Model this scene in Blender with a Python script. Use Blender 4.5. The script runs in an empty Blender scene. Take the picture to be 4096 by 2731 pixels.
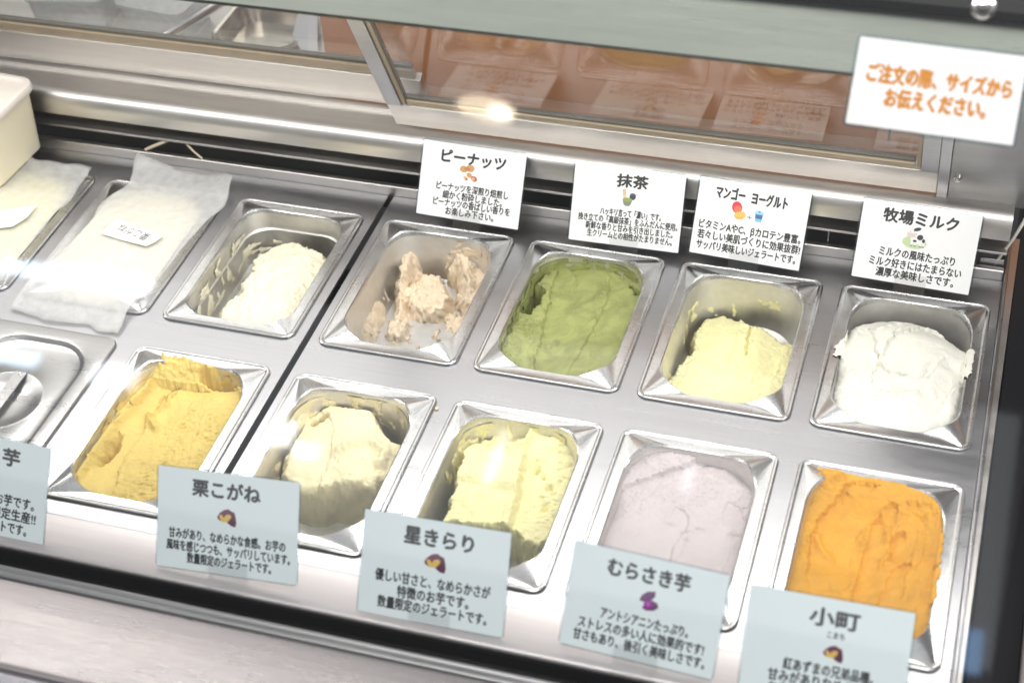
import bpy, bmesh, math, random
import numpy as np
from mathutils import Vector, Matrix
R_ = math.radians
random.seed(7)
sc = bpy.context.scene
col = sc.collection

# ------------------------------------------------------------------ camera
cam_data = bpy.data.cameras.new("camera")
cam = bpy.data.objects.new("camera", cam_data); col.objects.link(cam)
cam_data.sensor_width = 36.0
cam_data.lens = 36.0 * 6672.54 / 4096.0
cam_data.clip_start = 0.05; cam_data.clip_end = 60
CAM = (0.6670, -1.4748, 1.1925)
_a, _b, _c = 0.8552, 0.0516, 0.2944
cam.matrix_world = (Matrix.Translation(CAM) @ Matrix.Rotation(_c, 4, 'Z')
                    @ Matrix.Rotation(_b, 4, 'Y') @ Matrix.Rotation(_a, 4, 'X'))
cam_data.dof.use_dof = True
cam_data.dof.focus_distance = 1.83
cam_data.dof.aperture_fstop = 4.0
sc.camera = cam

# ------------------------------------------------------------------ world and lamps
world = bpy.data.worlds.new("World"); sc.world = world
world.use_nodes = True
wn = world.node_tree; wn.nodes.clear()
wo = wn.nodes.new("ShaderNodeOutputWorld"); wb = wn.nodes.new("ShaderNodeBackground")
tc = wn.nodes.new("ShaderNodeTexCoord"); sx = wn.nodes.new("ShaderNodeSeparateXYZ")
wr = wn.nodes.new("ShaderNodeValToRGB")
wn.links.new(tc.outputs["Generated"], sx.inputs[0])
mr = wn.nodes.new("ShaderNodeMapRange"); mr.inputs[1].default_value = -1; mr.inputs[2].default_value = 1
wn.links.new(sx.outputs[2], mr.inputs[0]); wn.links.new(mr.outputs[0], wr.inputs[0])
cr = wr.color_ramp
cr.elements[0].position = 0.30; cr.elements[0].color = (0.10, 0.10, 0.105, 1)
cr.elements[1].position = 1.0; cr.elements[1].color = (1.0, 1.0, 1.02, 1)
for p_, v_ in ((0.52, 0.34), (0.84, 0.18), (0.93, 0.95)):
    e_ = cr.elements.new(p_); e_.color = (v_, v_, v_ * 1.02, 1)
wn.links.new(wr.outputs[0], wb.inputs[0]); wb.inputs[1].default_value = 0.75
wn.links.new(wb.outputs[0], wo.inputs[0])

def area(name, loc, target, sx_, sy_, power, color=(1, 1, 1), shape='RECTANGLE', spread=180):
    l = bpy.data.lights.new(name, 'AREA'); l.shape = shape; l.size = sx_; l.size_y = sy_
    l.energy = power; l.color = color; l.spread = R_(spread)
    o = bpy.data.objects.new(name, l); col.objects.link(o); o.location = loc
    d = Vector(target) - Vector(loc)
    o.rotation_euler = d.to_track_quat('-Z', 'Y').to_euler()
    return o
area("kitchen_light", (-0.5, 1.75, 1.75), (0.1, -0.3, 0.0), 3.2, 1.2, 27, (1.0, 0.96, 0.92))
area("overhead_fill_light", (0.4, -1.40, 2.95), (0.25, -0.2, 0), 2.4, 0.8, 42, (1.0, 0.985, 0.97))  # unseen soft fill, added overhead for even light on gelato and cards
area("side_fill_light", (2.5, -1.9, 1.55), (0.2, -0.35, 0), 1.2, 1.2, 56, (1.0, 0.985, 0.96))  # fill added at front right to brighten card fronts and pan walls
area("back_row_fill_light", (0.0, -0.155, 0.397), (0.0, -0.11, 0.0), 1.5, 0.03, 5.0, (1.0, 0.97, 0.94))  # fill added under the shelf, makes up for light the shelf blocks

def wall_light(name, x, z, w, h, radiance, color):      # windows, tubes and an added veil panel on the shop wall behind the viewer
    o = area(name, (x, -3.2, z), (x, 0, z), w, h, radiance * math.pi * w * h, color)
    o.rotation_euler = (R_(90), 0, 0)
wall_light("shop_window_light", -2.40, 2.648, 0.22, 0.055, 22.4, (0.62, 0.80, 1.0))
wall_light("shop_window_light", -2.12, 2.648, 0.34, 0.062, 22.4, (0.97, 0.98, 1.0))
wall_light("shop_window_light", -2.27, 2.258, 0.20, 0.065, 16.0, (0.62, 0.80, 1.0))
wall_light("shop_window_light", -1.89, 2.258, 0.17, 0.090, 12.8, (0.85, 0.92, 1.0))
wall_light("shop_window_light", -1.26, 2.150, 0.08, 0.100, 16.0, (0.90, 0.95, 1.0))
wall_light("shop_window_light", -1.165, 2.100, 0.08, 0.055, 12.8, (0.92, 0.95, 1.0))
wall_light("shop_window_light", 0.847, 1.85, 0.05, 0.14, 5.1, (0.35, 0.60, 1.0))
wall_light("tube_light", -0.584, 2.205, 0.034, 0.21, 9.0, (0.97, 0.98, 1.0))
wall_light("tube_light", -0.010, 2.260, 0.028, 0.11, 5.0, (0.80, 0.88, 1.0))
wall_light("glass_veil_fill", -0.8, 2.25, 3.4, 0.9, 1.0, (0.92, 0.96, 1.0))  # added panel: its faint reflection hazes the front pane and fills from the front
l_ = area("spot_light", (-0.640, -2.190, 2.6), (-0.640, -2.190, 0), 0.17, 0.085, 12.0 * math.pi * 0.17 * 0.085 * 0.785, (1.0, 0.80, 0.55), 'ELLIPSE')
l_.rotation_euler = (0, 0, R_(-3))
l_ = area("spot_light_core", (-0.600, -2.196, 2.599), (-0.600, -2.196, 0), 0.07, 0.055, 18.0 * math.pi * 0.07 * 0.055 * 0.785, (1.0, 0.95, 0.85), 'ELLIPSE')
l_.rotation_euler = (0, 0, 0)

sc.view_settings.view_transform = 'Standard'; sc.view_settings.look = 'None'
sc.view_settings.gamma = 1.0; sc.view_settings.exposure = -0.19
sc.render.engine = 'CYCLES'
cy = sc.cycles
cy.max_bounces = 12; cy.glossy_bounces = 6; cy.transparent_max_bounces = 16; cy.diffuse_bounces = 4
cy.caustics_reflective = False; cy.caustics_refractive = False
cy.sample_clamp_indirect = 6.0
cy.use_denoising = True
try:
    cy.denoiser = 'OPENIMAGEDENOISE'
except Exception:
    pass

# ------------------------------------------------------------------ materials
MATS = {}
def new_mat(name):
    m = bpy.data.materials.new(name); m.use_nodes = True
    MATS[name] = m
    nt = m.node_tree
    return m, nt, nt.nodes["Principled BSDF"], nt.nodes["Material Output"]
def N(nt, t, **kw):
    n = nt.nodes.new(t)
    for k, v in kw.items():
        setattr(n, k, v)
    return n
def plain(name, color, rough=0.5, metal=0.0, spec=0.5, noise=0.0, nscale=60, bump=0.0, coat=0.0, sss=0.0, rnoise=0.0):
    m, nt, b, o = new_mat(name)
    b.inputs["Base Color"].default_value = (*color, 1)
    b.inputs["Roughness"].default_value = rough; b.inputs["Metallic"].default_value = metal
    b.inputs["Specular IOR Level"].default_value = spec
    b.inputs["Coat Weight"].default_value = coat
    if sss:
        b.inputs["Subsurface Weight"].default_value = sss
        b.inputs["Subsurface Radius"].default_value = (0.006, 0.005, 0.004); b.inputs["Subsurface Scale"].default_value = 1.0
    if noise or bump or rnoise:
        t = N(nt, "ShaderNodeTexCoord"); nz = N(nt, "ShaderNodeTexNoise")
        nz.inputs["Scale"].default_value = nscale; nz.inputs["Detail"].default_value = 6
        nt.links.new(t.outputs["Object"], nz.inputs["Vector"])
        if noise:
            mx = N(nt, "ShaderNodeMix", data_type='RGBA')
            mx.inputs[6].default_value = (*[c * (1 - noise) for c in color], 1)
            mx.inputs[7].default_value = (*[min(1, c * (1 + noise)) for c in color], 1)
            nt.links.new(nz.outputs["Fac"], mx.inputs[0]); nt.links.new(mx.outputs[2], b.inputs["Base Color"])
        if rnoise:
            mp = N(nt, "ShaderNodeMapRange"); mp.inputs[3].default_value = max(0.02, rough - rnoise); mp.inputs[4].default_value = rough + rnoise
            nt.links.new(nz.outputs["Fac"], mp.inputs[0]); nt.links.new(mp.outputs[0], b.inputs["Roughness"])
        if bump:
            bp = N(nt, "ShaderNodeBump"); bp.inputs["Strength"].default_value = 1; bp.inputs["Distance"].default_value = bump
            nt.links.new(nz.outputs["Fac"], bp.inputs["Height"]); nt.links.new(bp.outputs[0], b.inputs["Normal"])
    return m
def steel(name, color, rough, stretch=(2.0, 260.0, 260.0), bump=0.00006, smudge=0.08):
    """brushed stainless steel: fine grain along X, larger smudges in the gloss"""
    m, nt, b, o = new_mat(name)
    b.inputs["Metallic"].default_value = 1.0
    t = N(nt, "ShaderNodeTexCoord"); mp = N(nt, "ShaderNodeMapping"); mp.inputs["Scale"].default_value = stretch
    nt.links.new(t.outputs["Object"], mp.inputs[0])
    g = N(nt, "ShaderNodeTexNoise"); g.inputs["Scale"].default_value = 3.0; g.inputs["Detail"].default_value = 3
    nt.links.new(mp.outputs[0], g.inputs["Vector"])
    s = N(nt, "ShaderNodeTexNoise"); s.inputs["Scale"].default_value = 14; s.inputs["Detail"].default_value = 7; s.inputs["Roughness"].default_value = 0.65
    ms = N(nt, "ShaderNodeMapping"); ms.inputs["Scale"].default_value = (0.35, 2.2, 2.2) if stretch[0] < 10 else (1, 1, 1)
    nt.links.new(t.outputs["Object"], ms.inputs[0]); nt.links.new(ms.outputs[0], s.inputs["Vector"])
    rr = N(nt, "ShaderNodeMapRange"); rr.inputs[1].default_value = 0.3; rr.inputs[2].default_value = 0.7
    rr.inputs[3].default_value = max(0.04, rough - smudge); rr.inputs[4].default_value = rough + smudge
    nt.links.new(s.outputs["Fac"], rr.inputs[0]); nt.links.new(rr.outputs[0], b.inputs["Roughness"])
    mx = N(nt, "ShaderNodeMix", data_type='RGBA')
    mx.inputs[6].default_value = (*[c * 0.86 for c in color], 1); mx.inputs[7].default_value = (*[min(1, c * 1.10) for c in color], 1)
    nt.links.new(g.outputs["Fac"], mx.inputs[0]); nt.links.new(mx.outputs[2], b.inputs["Base Color"])
    m2 = N(nt, "ShaderNodeMapping"); m2.inputs["Rotation"].default_value = (0, 0, 0.9); m2.inputs["Scale"].default_value = (30, 900, 30)
    nt.links.new(t.outputs["Object"], m2.inputs[0])
    w = N(nt, "ShaderNodeTexNoise"); w.inputs["Scale"].default_value = 1.0; w.inputs["Detail"].default_value = 4
    nt.links.new(m2.outputs[0], w.inputs["Vector"])
    th = N(nt, "ShaderNodeMapRange"); th.inputs[1].default_value = 0.66; th.inputs[2].default_value = 0.74; th.inputs[3].default_value = 0.0; th.inputs[4].default_value = 0.8
    nt.links.new(w.outputs["Fac"], th.inputs[0])
    ad = N(nt, "ShaderNodeMath", operation='ADD'); nt.links.new(g.outputs["Fac"], ad.inputs[0]); nt.links.new(th.outputs[0], ad.inputs[1])
    bp = N(nt, "ShaderNodeBump"); bp.inputs["Distance"].default_value = bump
    nt.links.new(ad.outputs[0], bp.inputs["Height"]); nt.links.new(bp.outputs[0], b.inputs["Normal"])
    return m
def glass(name, tint, f0=0.04, gain=1.0, rough=0.0):
    """clear sheet: straight-through transmission plus a Schlick mirror term"""
    m, nt, b, o = new_mat(name); nt.nodes.remove(b)
    tr = N(nt, "ShaderNodeBsdfTransparent"); tr.inputs[0].default_value = (*tint, 1)
    gl = N(nt, "ShaderNodeBsdfGlossy"); gl.inputs["Roughness"].default_value = rough; gl.inputs[0].default_value = (1, 1, 1, 1)
    lw = N(nt, "ShaderNodeLayerWeight"); lw.inputs[0].default_value = 0.5
    pw = N(nt, "ShaderNodeMath", operation='POWER'); pw.inputs[1].default_value = 5
    nt.links.new(lw.outputs["Facing"], pw.inputs[0])
    ma = N(nt, "ShaderNodeMath", operation='MULTIPLY_ADD'); ma.inputs[1].default_value = (1 - f0) * gain; ma.inputs[2].default_value = f0 * gain
    ma.use_clamp = True
    nt.links.new(pw.outputs[0], ma.inputs[0])
    mix = N(nt, "ShaderNodeMixShader"); nt.links.new(ma.outputs[0], mix.inputs[0])
    nt.links.new(tr.outputs[0], mix.inputs[1]); nt.links.new(gl.outputs[0], mix.inputs[2]); nt.links.new(mix.outputs[0], o.inputs[0])
    return m
STEEL = steel("brushed_steel", (0.50, 0.495, 0.515), 0.32)
STEELB = steel("ledge_steel", (0.74, 0.71, 0.68), 0.38, smudge=0.08)
STEELF = steel("front_steel", (0.60, 0.56, 0.56), 0.42, smudge=0.06)
STEELC = steel("counter_steel", (0.52, 0.485, 0.485), 0.26, smudge=0.05)
STEELD = steel("dull_steel", (0.36, 0.36, 0.36), 0.34)
STEELT = steel("shelf_steel", (0.23, 0.255, 0.23), 0.30, smudge=0.05)
PANM = steel("pan_steel", (0.64, 0.635, 0.635), 0.27, stretch=(30, 30, 30), bump=0.00003, smudge=0.07)
PANW = steel("used_pan_wall", (0.74, 0.725, 0.70), 0.48, stretch=(30, 30, 30), bump=0.00006, smudge=0.08)
LIDM = steel("lid_steel", (0.40, 0.39, 0.385), 0.30, stretch=(2, 200, 200), smudge=0.08)
BLACK = plain("black_rubber", (0.004, 0.004, 0.005), 0.8, spec=0.1)
BLACKP = plain("black_panel", (0.006, 0.006, 0.008), 0.45, spec=0.2)
DARK = plain("dark_recess", (0.085, 0.09, 0.082), 0.5, noise=0.4, nscale=20)
GREYP = plain("grey_post_paint", (0.22, 0.205, 0.20), 0.45)
GOLD = plain("bronze_trim", (0.42, 0.34, 0.24), 0.42, metal=0.4, noise=0.15, nscale=25)
GREYTRIM = plain("grey_seal", (0.13, 0.12, 0.10), 0.5)
WOOD = plain("brown_laminate", (0.50, 0.205, 0.080), 0.40, noise=0.12, nscale=6)
FLOOR = plain("dark_floor", (0.05, 0.05, 0.05), 0.6, noise=0.3, nscale=3)
WALLB = plain("dark_wall", (0.012, 0.012, 0.013), 0.7)
CARDW = plain("white_card", (0.90, 0.90, 0.90), 0.38, noise=0.02, nscale=40, coat=0.25)
CARDB = plain("daylight_tint_card", (0.84, 0.92, 0.95), 0.38, noise=0.02, nscale=40, coat=0.25)  # cool daylight tint put into the card colour
INK = plain("black_ink", (0.035, 0.035, 0.037), 0.5)
INKB = plain("show_through_ink", (0.30, 0.29, 0.28), 0.6)
INKO = plain("orange_ink", (0.66, 0.25, 0.016), 0.5)
PEN = plain("felt_pen_ink", (0.02, 0.02, 0.02), 0.6)
TUBW = plain("white_plastic", (0.84, 0.76, 0.58), 0.42, noise=0.04, nscale=15, sss=0.3)
LIDW = plain("frosted_lid_plastic", (0.84, 0.77, 0.70), 0.35, noise=0.03, nscale=15, sss=0.2)
SLIP = plain("paper_slip", (0.84, 0.83, 0.81), 0.7, noise=0.03, nscale=60)
WIREW = plain("white_cable", (0.75, 0.72, 0.64), 0.45)
STRING = plain("straw_coloured_plastic", (0.62, 0.53, 0.40), 0.5)
CHROME = plain("chrome", (0.75, 0.74, 0.72), 0.10, metal=1.0)
GLASSF = glass("front_pane_glass", (0.985, 0.992, 0.99), 0.036, 1.0, 0.035)
GLASSD = glass("door_glass", (0.96, 0.965, 0.96), 0.055, 1.0, 0.015)
ACRYL = glass("clear_acrylic", (0.99, 0.99, 0.99), 0.06, 1.0, 0.02)
LAMI = glass("laminate_film", (0.80, 0.85, 0.87), 0.08, 1.0, 0.12)
CLEARP = None
def paper_mat(name, color, trans, clear):
    m, nt, b, o = new_mat(name)
    b.inputs["Base Color"].default_value = (*color, 1); b.inputs["Roughness"].default_value = 0.75
    t = N(nt, "ShaderNodeTexCoord"); nz = N(nt, "ShaderNodeTexNoise"); nz.inputs["Scale"].default_value = 90; nz.inputs["Detail"].default_value = 4
    nt.links.new(t.outputs["Object"], nz.inputs["Vector"])
    bp = N(nt, "ShaderNodeBump"); bp.inputs["Distance"].default_value = 0.0003; nt.links.new(nz.outputs["Fac"], bp.inputs["Height"]); nt.links.new(bp.outputs[0], b.inputs["Normal"])
    tl = N(nt, "ShaderNodeBsdfTranslucent"); tl.inputs[0].default_value = (*color, 1)
    m1 = N(nt, "ShaderNodeMixShader"); m1.inputs[0].default_value = trans
    nt.links.new(b.outputs[0], m1.inputs[1]); nt.links.new(tl.outputs[0], m1.inputs[2])
    tp = N(nt, "ShaderNodeBsdfTransparent"); m2 = N(nt, "ShaderNodeMixShader")
    mp = N(nt, "ShaderNodeMapRange"); mp.inputs[1].default_value = 0.3; mp.inputs[2].default_value = 0.7
    mp.inputs[3].default_value = clear * 0.85; mp.inputs[4].default_value = clear * 1.15
    nt.links.new(nz.outputs["Fac"], mp.inputs[0]); nt.links.new(mp.outputs[0], m2.inputs[0])
    nt.links.new(m1.outputs[0], m2.inputs[1]); nt.links.new(tp.outputs[0], m2.inputs[2]); nt.links.new(m2.outputs[0], o.inputs[0])
    return m
PAPER = paper_mat("parchment_paper", (0.90, 0.89, 0.87), 0.30, 0.55)
CLEARP = paper_mat("frosted_plastic", (0.84, 0.85, 0.85), 0.3, 0.45)
PAPERW = paper_mat("white_tissue_paper", (0.84, 0.84, 0.85), 0.3, 0.06)
def gelato_mat(name, color, fleck=None, fleck_amt=0.0, var=0.10, grain=0.0011):
    m, nt, b, o = new_mat(name)
    b.inputs["Roughness"].default_value = 0.52; b.inputs["Specular IOR Level"].default_value = 0.35
    b.inputs["Subsurface Weight"].default_value = 0.12
    b.inputs["Subsurface Radius"].default_value = (0.005, 0.0042, 0.0030); b.inputs["Subsurface Scale"].default_value = 1.0
    t = N(nt, "ShaderNodeTexCoord")
    n1 = N(nt, "ShaderNodeTexNoise"); n1.inputs["Scale"].default_value = 30; n1.inputs["Distortion"].default_value = 1.2; n1.inputs["Detail"].default_value = 6
    n2 = N(nt, "ShaderNodeTexNoise"); n2.inputs["Scale"].default_value = 300; n2.inputs["Detail"].default_value = 5
    for n in (n1, n2):
        nt.links.new(t.outputs["Object"], n.inputs["Vector"])
    mx = N(nt, "ShaderNodeMix", data_type='RGBA')
    mx.inputs[6].default_value = (*[c * (1 - var) for c in color], 1)
    mx.inputs[7].default_value = (*[min(0.95, c * (1 + var * 0.6)) for c in color], 1)
    cm = N(nt, "ShaderNodeMapRange"); cm.inputs[1].default_value = 0.32; cm.inputs[2].default_value = 0.68
    nt.links.new(n1.outputs["Fac"], cm.inputs[0]); nt.links.new(cm.outputs[0], mx.inputs[0]); last = mx.outputs[2]
    if fleck:
        vo = N(nt, "ShaderNodeTexVoronoi"); vo.inputs["Scale"].default_value = 130
        nt.links.new(t.outputs["Object"], vo.inputs["Vector"])
        lt = N(nt, "ShaderNodeMath", operation='LESS_THAN'); lt.inputs[1].default_value = fleck_amt
        nt.links.new(vo.outputs["Distance"], lt.inputs[0])
        mf = N(nt, "ShaderNodeMix", data_type='RGBA'); mf.inputs[7].default_value = (*fleck, 1)
        nt.links.new(lt.outputs[0], mf.inputs[0]); nt.links.new(last, mf.inputs[6]); last = mf.outputs[2]
    nt.links.new(last, b.inputs["Base Color"])
    bp = N(nt, "ShaderNodeBump"); bp.inputs["Distance"].default_value = grain; bp.inputs["Strength"].default_value = 0.7
    nt.links.new(n2.outputs["Fac"], bp.inputs["Height"]); nt.links.new(bp.outputs[0], b.inputs["Normal"])
    return m

# ------------------------------------------------------------------ mesh helpers
def link(o, parent=None):
    col.objects.link(o)
    if parent is not None:
        o.parent = parent
    return o
def mesh_obj(name, verts, faces, mats, parent=None, smooth=None, loc=None, idx=None):
    me = bpy.data.meshes.new(name); me.from_pydata([tuple(map(float, v)) for v in verts], [], faces); me.update()
    for m in (mats if isinstance(mats, (list, tuple)) else [mats]):
        me.materials.append(m)
    if idx is not None:
        me.polygons.foreach_set("material_index", idx)
    if smooth is not None:
        me.shade_smooth()
        if smooth < 180:
            me.set_sharp_from_angle(angle=R_(smooth))
    o = bpy.data.objects.new(name, me); link(o, parent)
    if loc: o.location = loc
    return o
def tag(o, label=None, cat=None, group=None, kind=None):
    if label: o["label"] = label
    if cat: o["category"] = cat
    if group: o["group"] = group
    if kind: o["kind"] = kind
    return o
def empty(name, loc=(0, 0, 0), rot=(0, 0, 0)):
    o = bpy.data.objects.new(name, None); o.empty_display_size = 0.05; link(o); o.location = loc; o.rotation_euler = rot
    return o
def bevel(o, w, seg=2):
    b = o.modifiers.new("bevel", 'BEVEL'); b.width = w; b.segments = seg; b.limit_method = 'ANGLE'; b.angle_limit = R_(35)
    return o
def box(name, x0, x1, y0, y1, z0, z1, mat, parent=None, bev=0.0008):
    v = [(x, y, z) for z in (z0, z1) for y in (y0, y1) for x in (x0, x1)]
    f = [(0, 2, 3, 1), (4, 5, 7, 6), (0, 1, 5, 4), (2, 6, 7, 3), (0, 4, 6, 2), (1, 3, 7, 5)]
    o = mesh_obj(name, v, f, mat, parent, smooth=35)
    if bev: bevel(o, bev)
    return o
def extrude_x(name, prof, x0, x1, mat, parent=None, bev=0.0, smooth=30):
    """closed profile of (y, z) swept along X"""
    n = len(prof)
    v = [(x0, y, z) for y, z in prof] + [(x1, y, z) for y, z in prof]
    f = [(i, (i + 1) % n, n + (i + 1) % n, n + i) for i in range(n)] + [tuple(range(n))[::-1], tuple(range(n, 2 * n))]
    o = mesh_obj(name, v, f, mat, parent, smooth=smooth)
    bm = bmesh.new(); bm.from_mesh(o.data); bmesh.ops.recalc_face_normals(bm, faces=bm.faces); bm.to_mesh(o.data); bm.free()
    if bev: bevel(o, bev)
    return o
def rrect(hw, hl, r, z, n=8, m=5):
    """rounded rectangle ring, counter-clockwise, constant vertex count"""
    r = min(r, hw * 0.999, hl * 0.999); out = []
    cs = [(hw - r, hl - r, 0), (-hw + r, hl - r, 90), (-hw + r, -hl + r, 180), (hw - r, -hl + r, 270)]
    for k, (cx, cyy, a0) in enumerate(cs):
        for i in range(n + 1):
            a = R_(a0 + 90 * i / n); out.append((cx + r * math.cos(a), cyy + r * math.sin(a), z))
        nx = cs[(k + 1) % 4]; a = R_(a0 + 90)
        p0 = (cx + r * math.cos(a), cyy + r * math.sin(a)); p1 = (nx[0] + r * math.cos(R_(nx[2])), nx[1] + r * math.sin(R_(nx[2])))
        for i in range(1, m):
            t = i / m; out.append((p0[0] + (p1[0] - p0[0]) * t, p0[1] + (p1[1] - p0[1]) * t, z))
    return out
RN, RM = 8, 5
def corner_t(i):
    """0..1 position inside a corner arc, or None on a straight side"""
    k = i % (RN + RM)
    return k / RN if k <= RN else None
def loft(name, rings, mat, parent=None, smooth=28, cap=True, flip=False):
    n = len(rings[0]); v = [p for r in rings for p in r]; f = []
    for k in range(len(rings) - 1):
        a, b = k * n, (k + 1) * n
        for i in range(n):
            j = (i + 1) % n
            f.append((a + i, a + j, b + j, b + i))
    if cap:
        a = (len(rings) - 1) * n
        f.append(tuple(range(a, a + n)))
    if flip: f = [x[::-1] for x in f]
    return mesh_obj(name, v, f, mat, parent, smooth=smooth)
def tube(name, pts, r, mat, parent=None, seg=8, closed=False):
    V, F = [], []; P = [Vector(p) for p in pts]
    for i, p in enumerate(P):
        t = (P[min(i + 1, len(P) - 1)] - P[max(i - 1, 0)]).normalized()
        u = t.cross(Vector((0, 0, 1)));
        if u.length < 1e-4: u = t.cross(Vector((1, 0, 0)))
        u.normalize(); w = t.cross(u)
        for k in range(seg):
            a = 2 * math.pi * k / seg; V.append(p + u * (r * math.cos(a)) + w * (r * math.sin(a)))
    for i in range(len(P) - 1):
        for k in range(seg):
            l = (k + 1) % seg
            F.append((i * seg + k, i * seg + l, (i + 1) * seg + l, (i + 1) * seg + k))
    F.append(tuple(range(seg))[::-1]); F.append(tuple(range((len(P) - 1) * seg, len(P) * seg)))
    return mesh_obj(name, V, F, mat, parent, smooth=60)
def lathe(name, prof, mat, parent=None, seg=24, loc=None, smooth=35):
    V, F = [], []
    for r, z in prof:
        for k in range(seg):
            a = 2 * math.pi * k / seg; V.append((r * math.cos(a), r * math.sin(a), z))
    for i in range(len(prof) - 1):
        for k in range(seg):
            l = (k + 1) % seg
            F.append((i * seg + k, i * seg + l, (i + 1) * seg + l, (i + 1) * seg + k))
    return mesh_obj(name, V, F, mat, parent, smooth=smooth, loc=loc)

# ------------------------------------------------------------------ surroundings
o = mesh_obj("floor", [(-6, -6, -0.95), (6, -6, -0.95), (6, 6, -0.95), (-6, 6, -0.95)], [(0, 1, 2, 3)], FLOOR); tag(o, kind="structure")
o = box("back_wall", -4, 4, 1.9, 2.0, -0.95, 0.78, WALLB, bev=0); tag(o, kind="structure")

# ------------------------------------------------------------------ display case
XL, XR = -0.80, 0.712
case = empty("display_case", (0, 0, -0.95))
tag(case, "stainless steel ice cream display case with a slanted front pane and sliding rear doors", "display case")
case_kids = []
def C_(o): case_kids.append(o); return o
# lower body (open well)
C_(box("well_floor", XL, 0.76, -0.60, 0.13, -0.22, -0.20, DARK, bev=0))
C_(box("well_front_wall", XL, 0.76, -0.622, -0.609, -0.40, -0.006, BLACK, bev=0))
C_(extrude_x("front_ledge", [(-0.5355, -0.020), (-0.5355, 0.0006), (-0.5810, 0.0006), (-0.5840, -0.0005), (-0.5852, -0.003), (-0.5852, -0.020)], XL, 0.716, STEELF, smooth=50))
C_(box("gasket", XL, 0.716, -0.5880, -0.5855, -0.07, -0.0035, BLACK, bev=0))
C_(box("glass_channel", XL, 0.76, -0.6085, -0.5882, -0.075, -0.055, BLACK, bev=0))
C_(extrude_x("front_rail", [(-0.6090, -0.005), (-0.6090, 0.001), (-0.6100, 0.0035), (-0.6115, 0.0045), (-0.6135, 0.0040), (-0.6155, 0.002), (-0.6185, 0.0032), (-0.6215, 0.0026), (-0.6225, 0.0), (-0.6225, -0.005)], XL, 0.76, STEELD, smooth=60))
C_(extrude_x("front_counter", [(-0.6227, -0.012), (-0.6227, -0.0005), (-0.708, -0.0005), (-0.7135, 0.0018), (-0.719, 0.0005), (-0.7225, -0.005), (-0.80, -0.030), (-0.86, -0.075), (-0.875, -0.14), (-0.875, -0.75), (-0.865, -0.75), (-0.865, -0.14), (-0.7235, -0.012)], XL, 0.78, STEELC, smooth=40))
# right end
C_(extrude_x("end_strip", [(0.10, -0.02), (0.10, 0.012), (-0.5353, 0.012), (-0.5353, -0.02)], 0.7125, 0.7165, STEEL, bev=0.001))
C_(mesh_obj("end_flange", [(0.7167, 0.12, 0.0045), (0.7167, -0.585, 0.0045), (0.7168, -0.585, 0.006), (0.7168, 0.12, 0.006), (0.7245, 0.12, 0.006), (0.7205, -0.585, 0.006), (0.7245, 0.12, -0.02), (0.7205, -0.585, -0.02)], [(0, 1, 2, 3), (3, 2, 5, 4), (4, 5, 7, 6)], STEELB))
C_(box("black_end_panel", 0.7247, 0.768, -0.602, 0.30, -0.30, 0.002, BLACKP, bev=0.001))
C_(box("end_post", 0.7685, 0.90, -0.80, 0.30, -0.40, 0.012, GREYP, bev=0.003))
# rear of the well
C_(box("rear_lip", XL, 0.7115, 0.047, 0.055, -0.02, 0.0135, STEELB, bev=0.0015))
C_(box("recess_wall", XL, 0.7115, 0.088, 0.094, -0.02, 0.052, DARK, bev=0))
C_(box("air_slat", XL, 0.7115, 0.0512, 0.080, 0.0325, 0.0355, STEELB, bev=0.0004))
for k in (0.335, 0.515):
    C_(box("slat_spacer", k, k + 0.0012, 0.056, 0.087, 0.014, 0.0333, STEELD, bev=0))
C_(extrude_x("rear_ledge", [(0.050, 0.0530), (0.050, 0.0655), (0.0508, 0.0700), (0.0535, 0.0765), (0.0570, 0.0805), (0.0620, 0.0828), (0.0680, 0.0830), (0.1010, 0.0830), (0.1010, 0.0875), (0.1035, 0.0885), (0.1100, 0.0885), (0.1125, 0.0870), (0.1125, 0.0765), (0.180, 0.0765), (0.180, 0.0530)], XL, 0.7115, STEELB, smooth=50))
TA = R_(63.4); UPD = Vector((0, -math.cos(TA), math.sin(TA))); NRM = Vector((0, -math.sin(TA), -math.cos(TA)))
def door_box(name, base, x0, x1, s0, s1, t0, t1, mat, parent, bev=0.0006):
    """box on the slanted door plane: s up the slope, t out towards the customer"""
    v = []
    for t in (t0, t1):
        for s in (s0, s1):
            for x in (x0, x1):
                p = Vector((x, base[0], base[1])) + UPD * s + NRM * t; v.append(p)
    f = [(0, 2, 3, 1), (4, 5, 7, 6), (0, 1, 5, 4), (2, 6, 7, 3), (0, 4, 6, 2), (1, 3, 7, 5)]
    f = [q[::-1] for q in f]
    o = mesh_obj(name, v, f, mat, parent, smooth=35)
    bm = bmesh.new(); bm.from_mesh(o.data); bmesh.ops.recalc_face_normals(bm, faces=bm.faces); bm.to_mesh(o.data); bm.free()
    if bev: bevel(o, bev)
    return o
FB = (0.0770, 0.0850); RB = (0.1088 , 0.0850 + 0.005)
ST = 0.352
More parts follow.
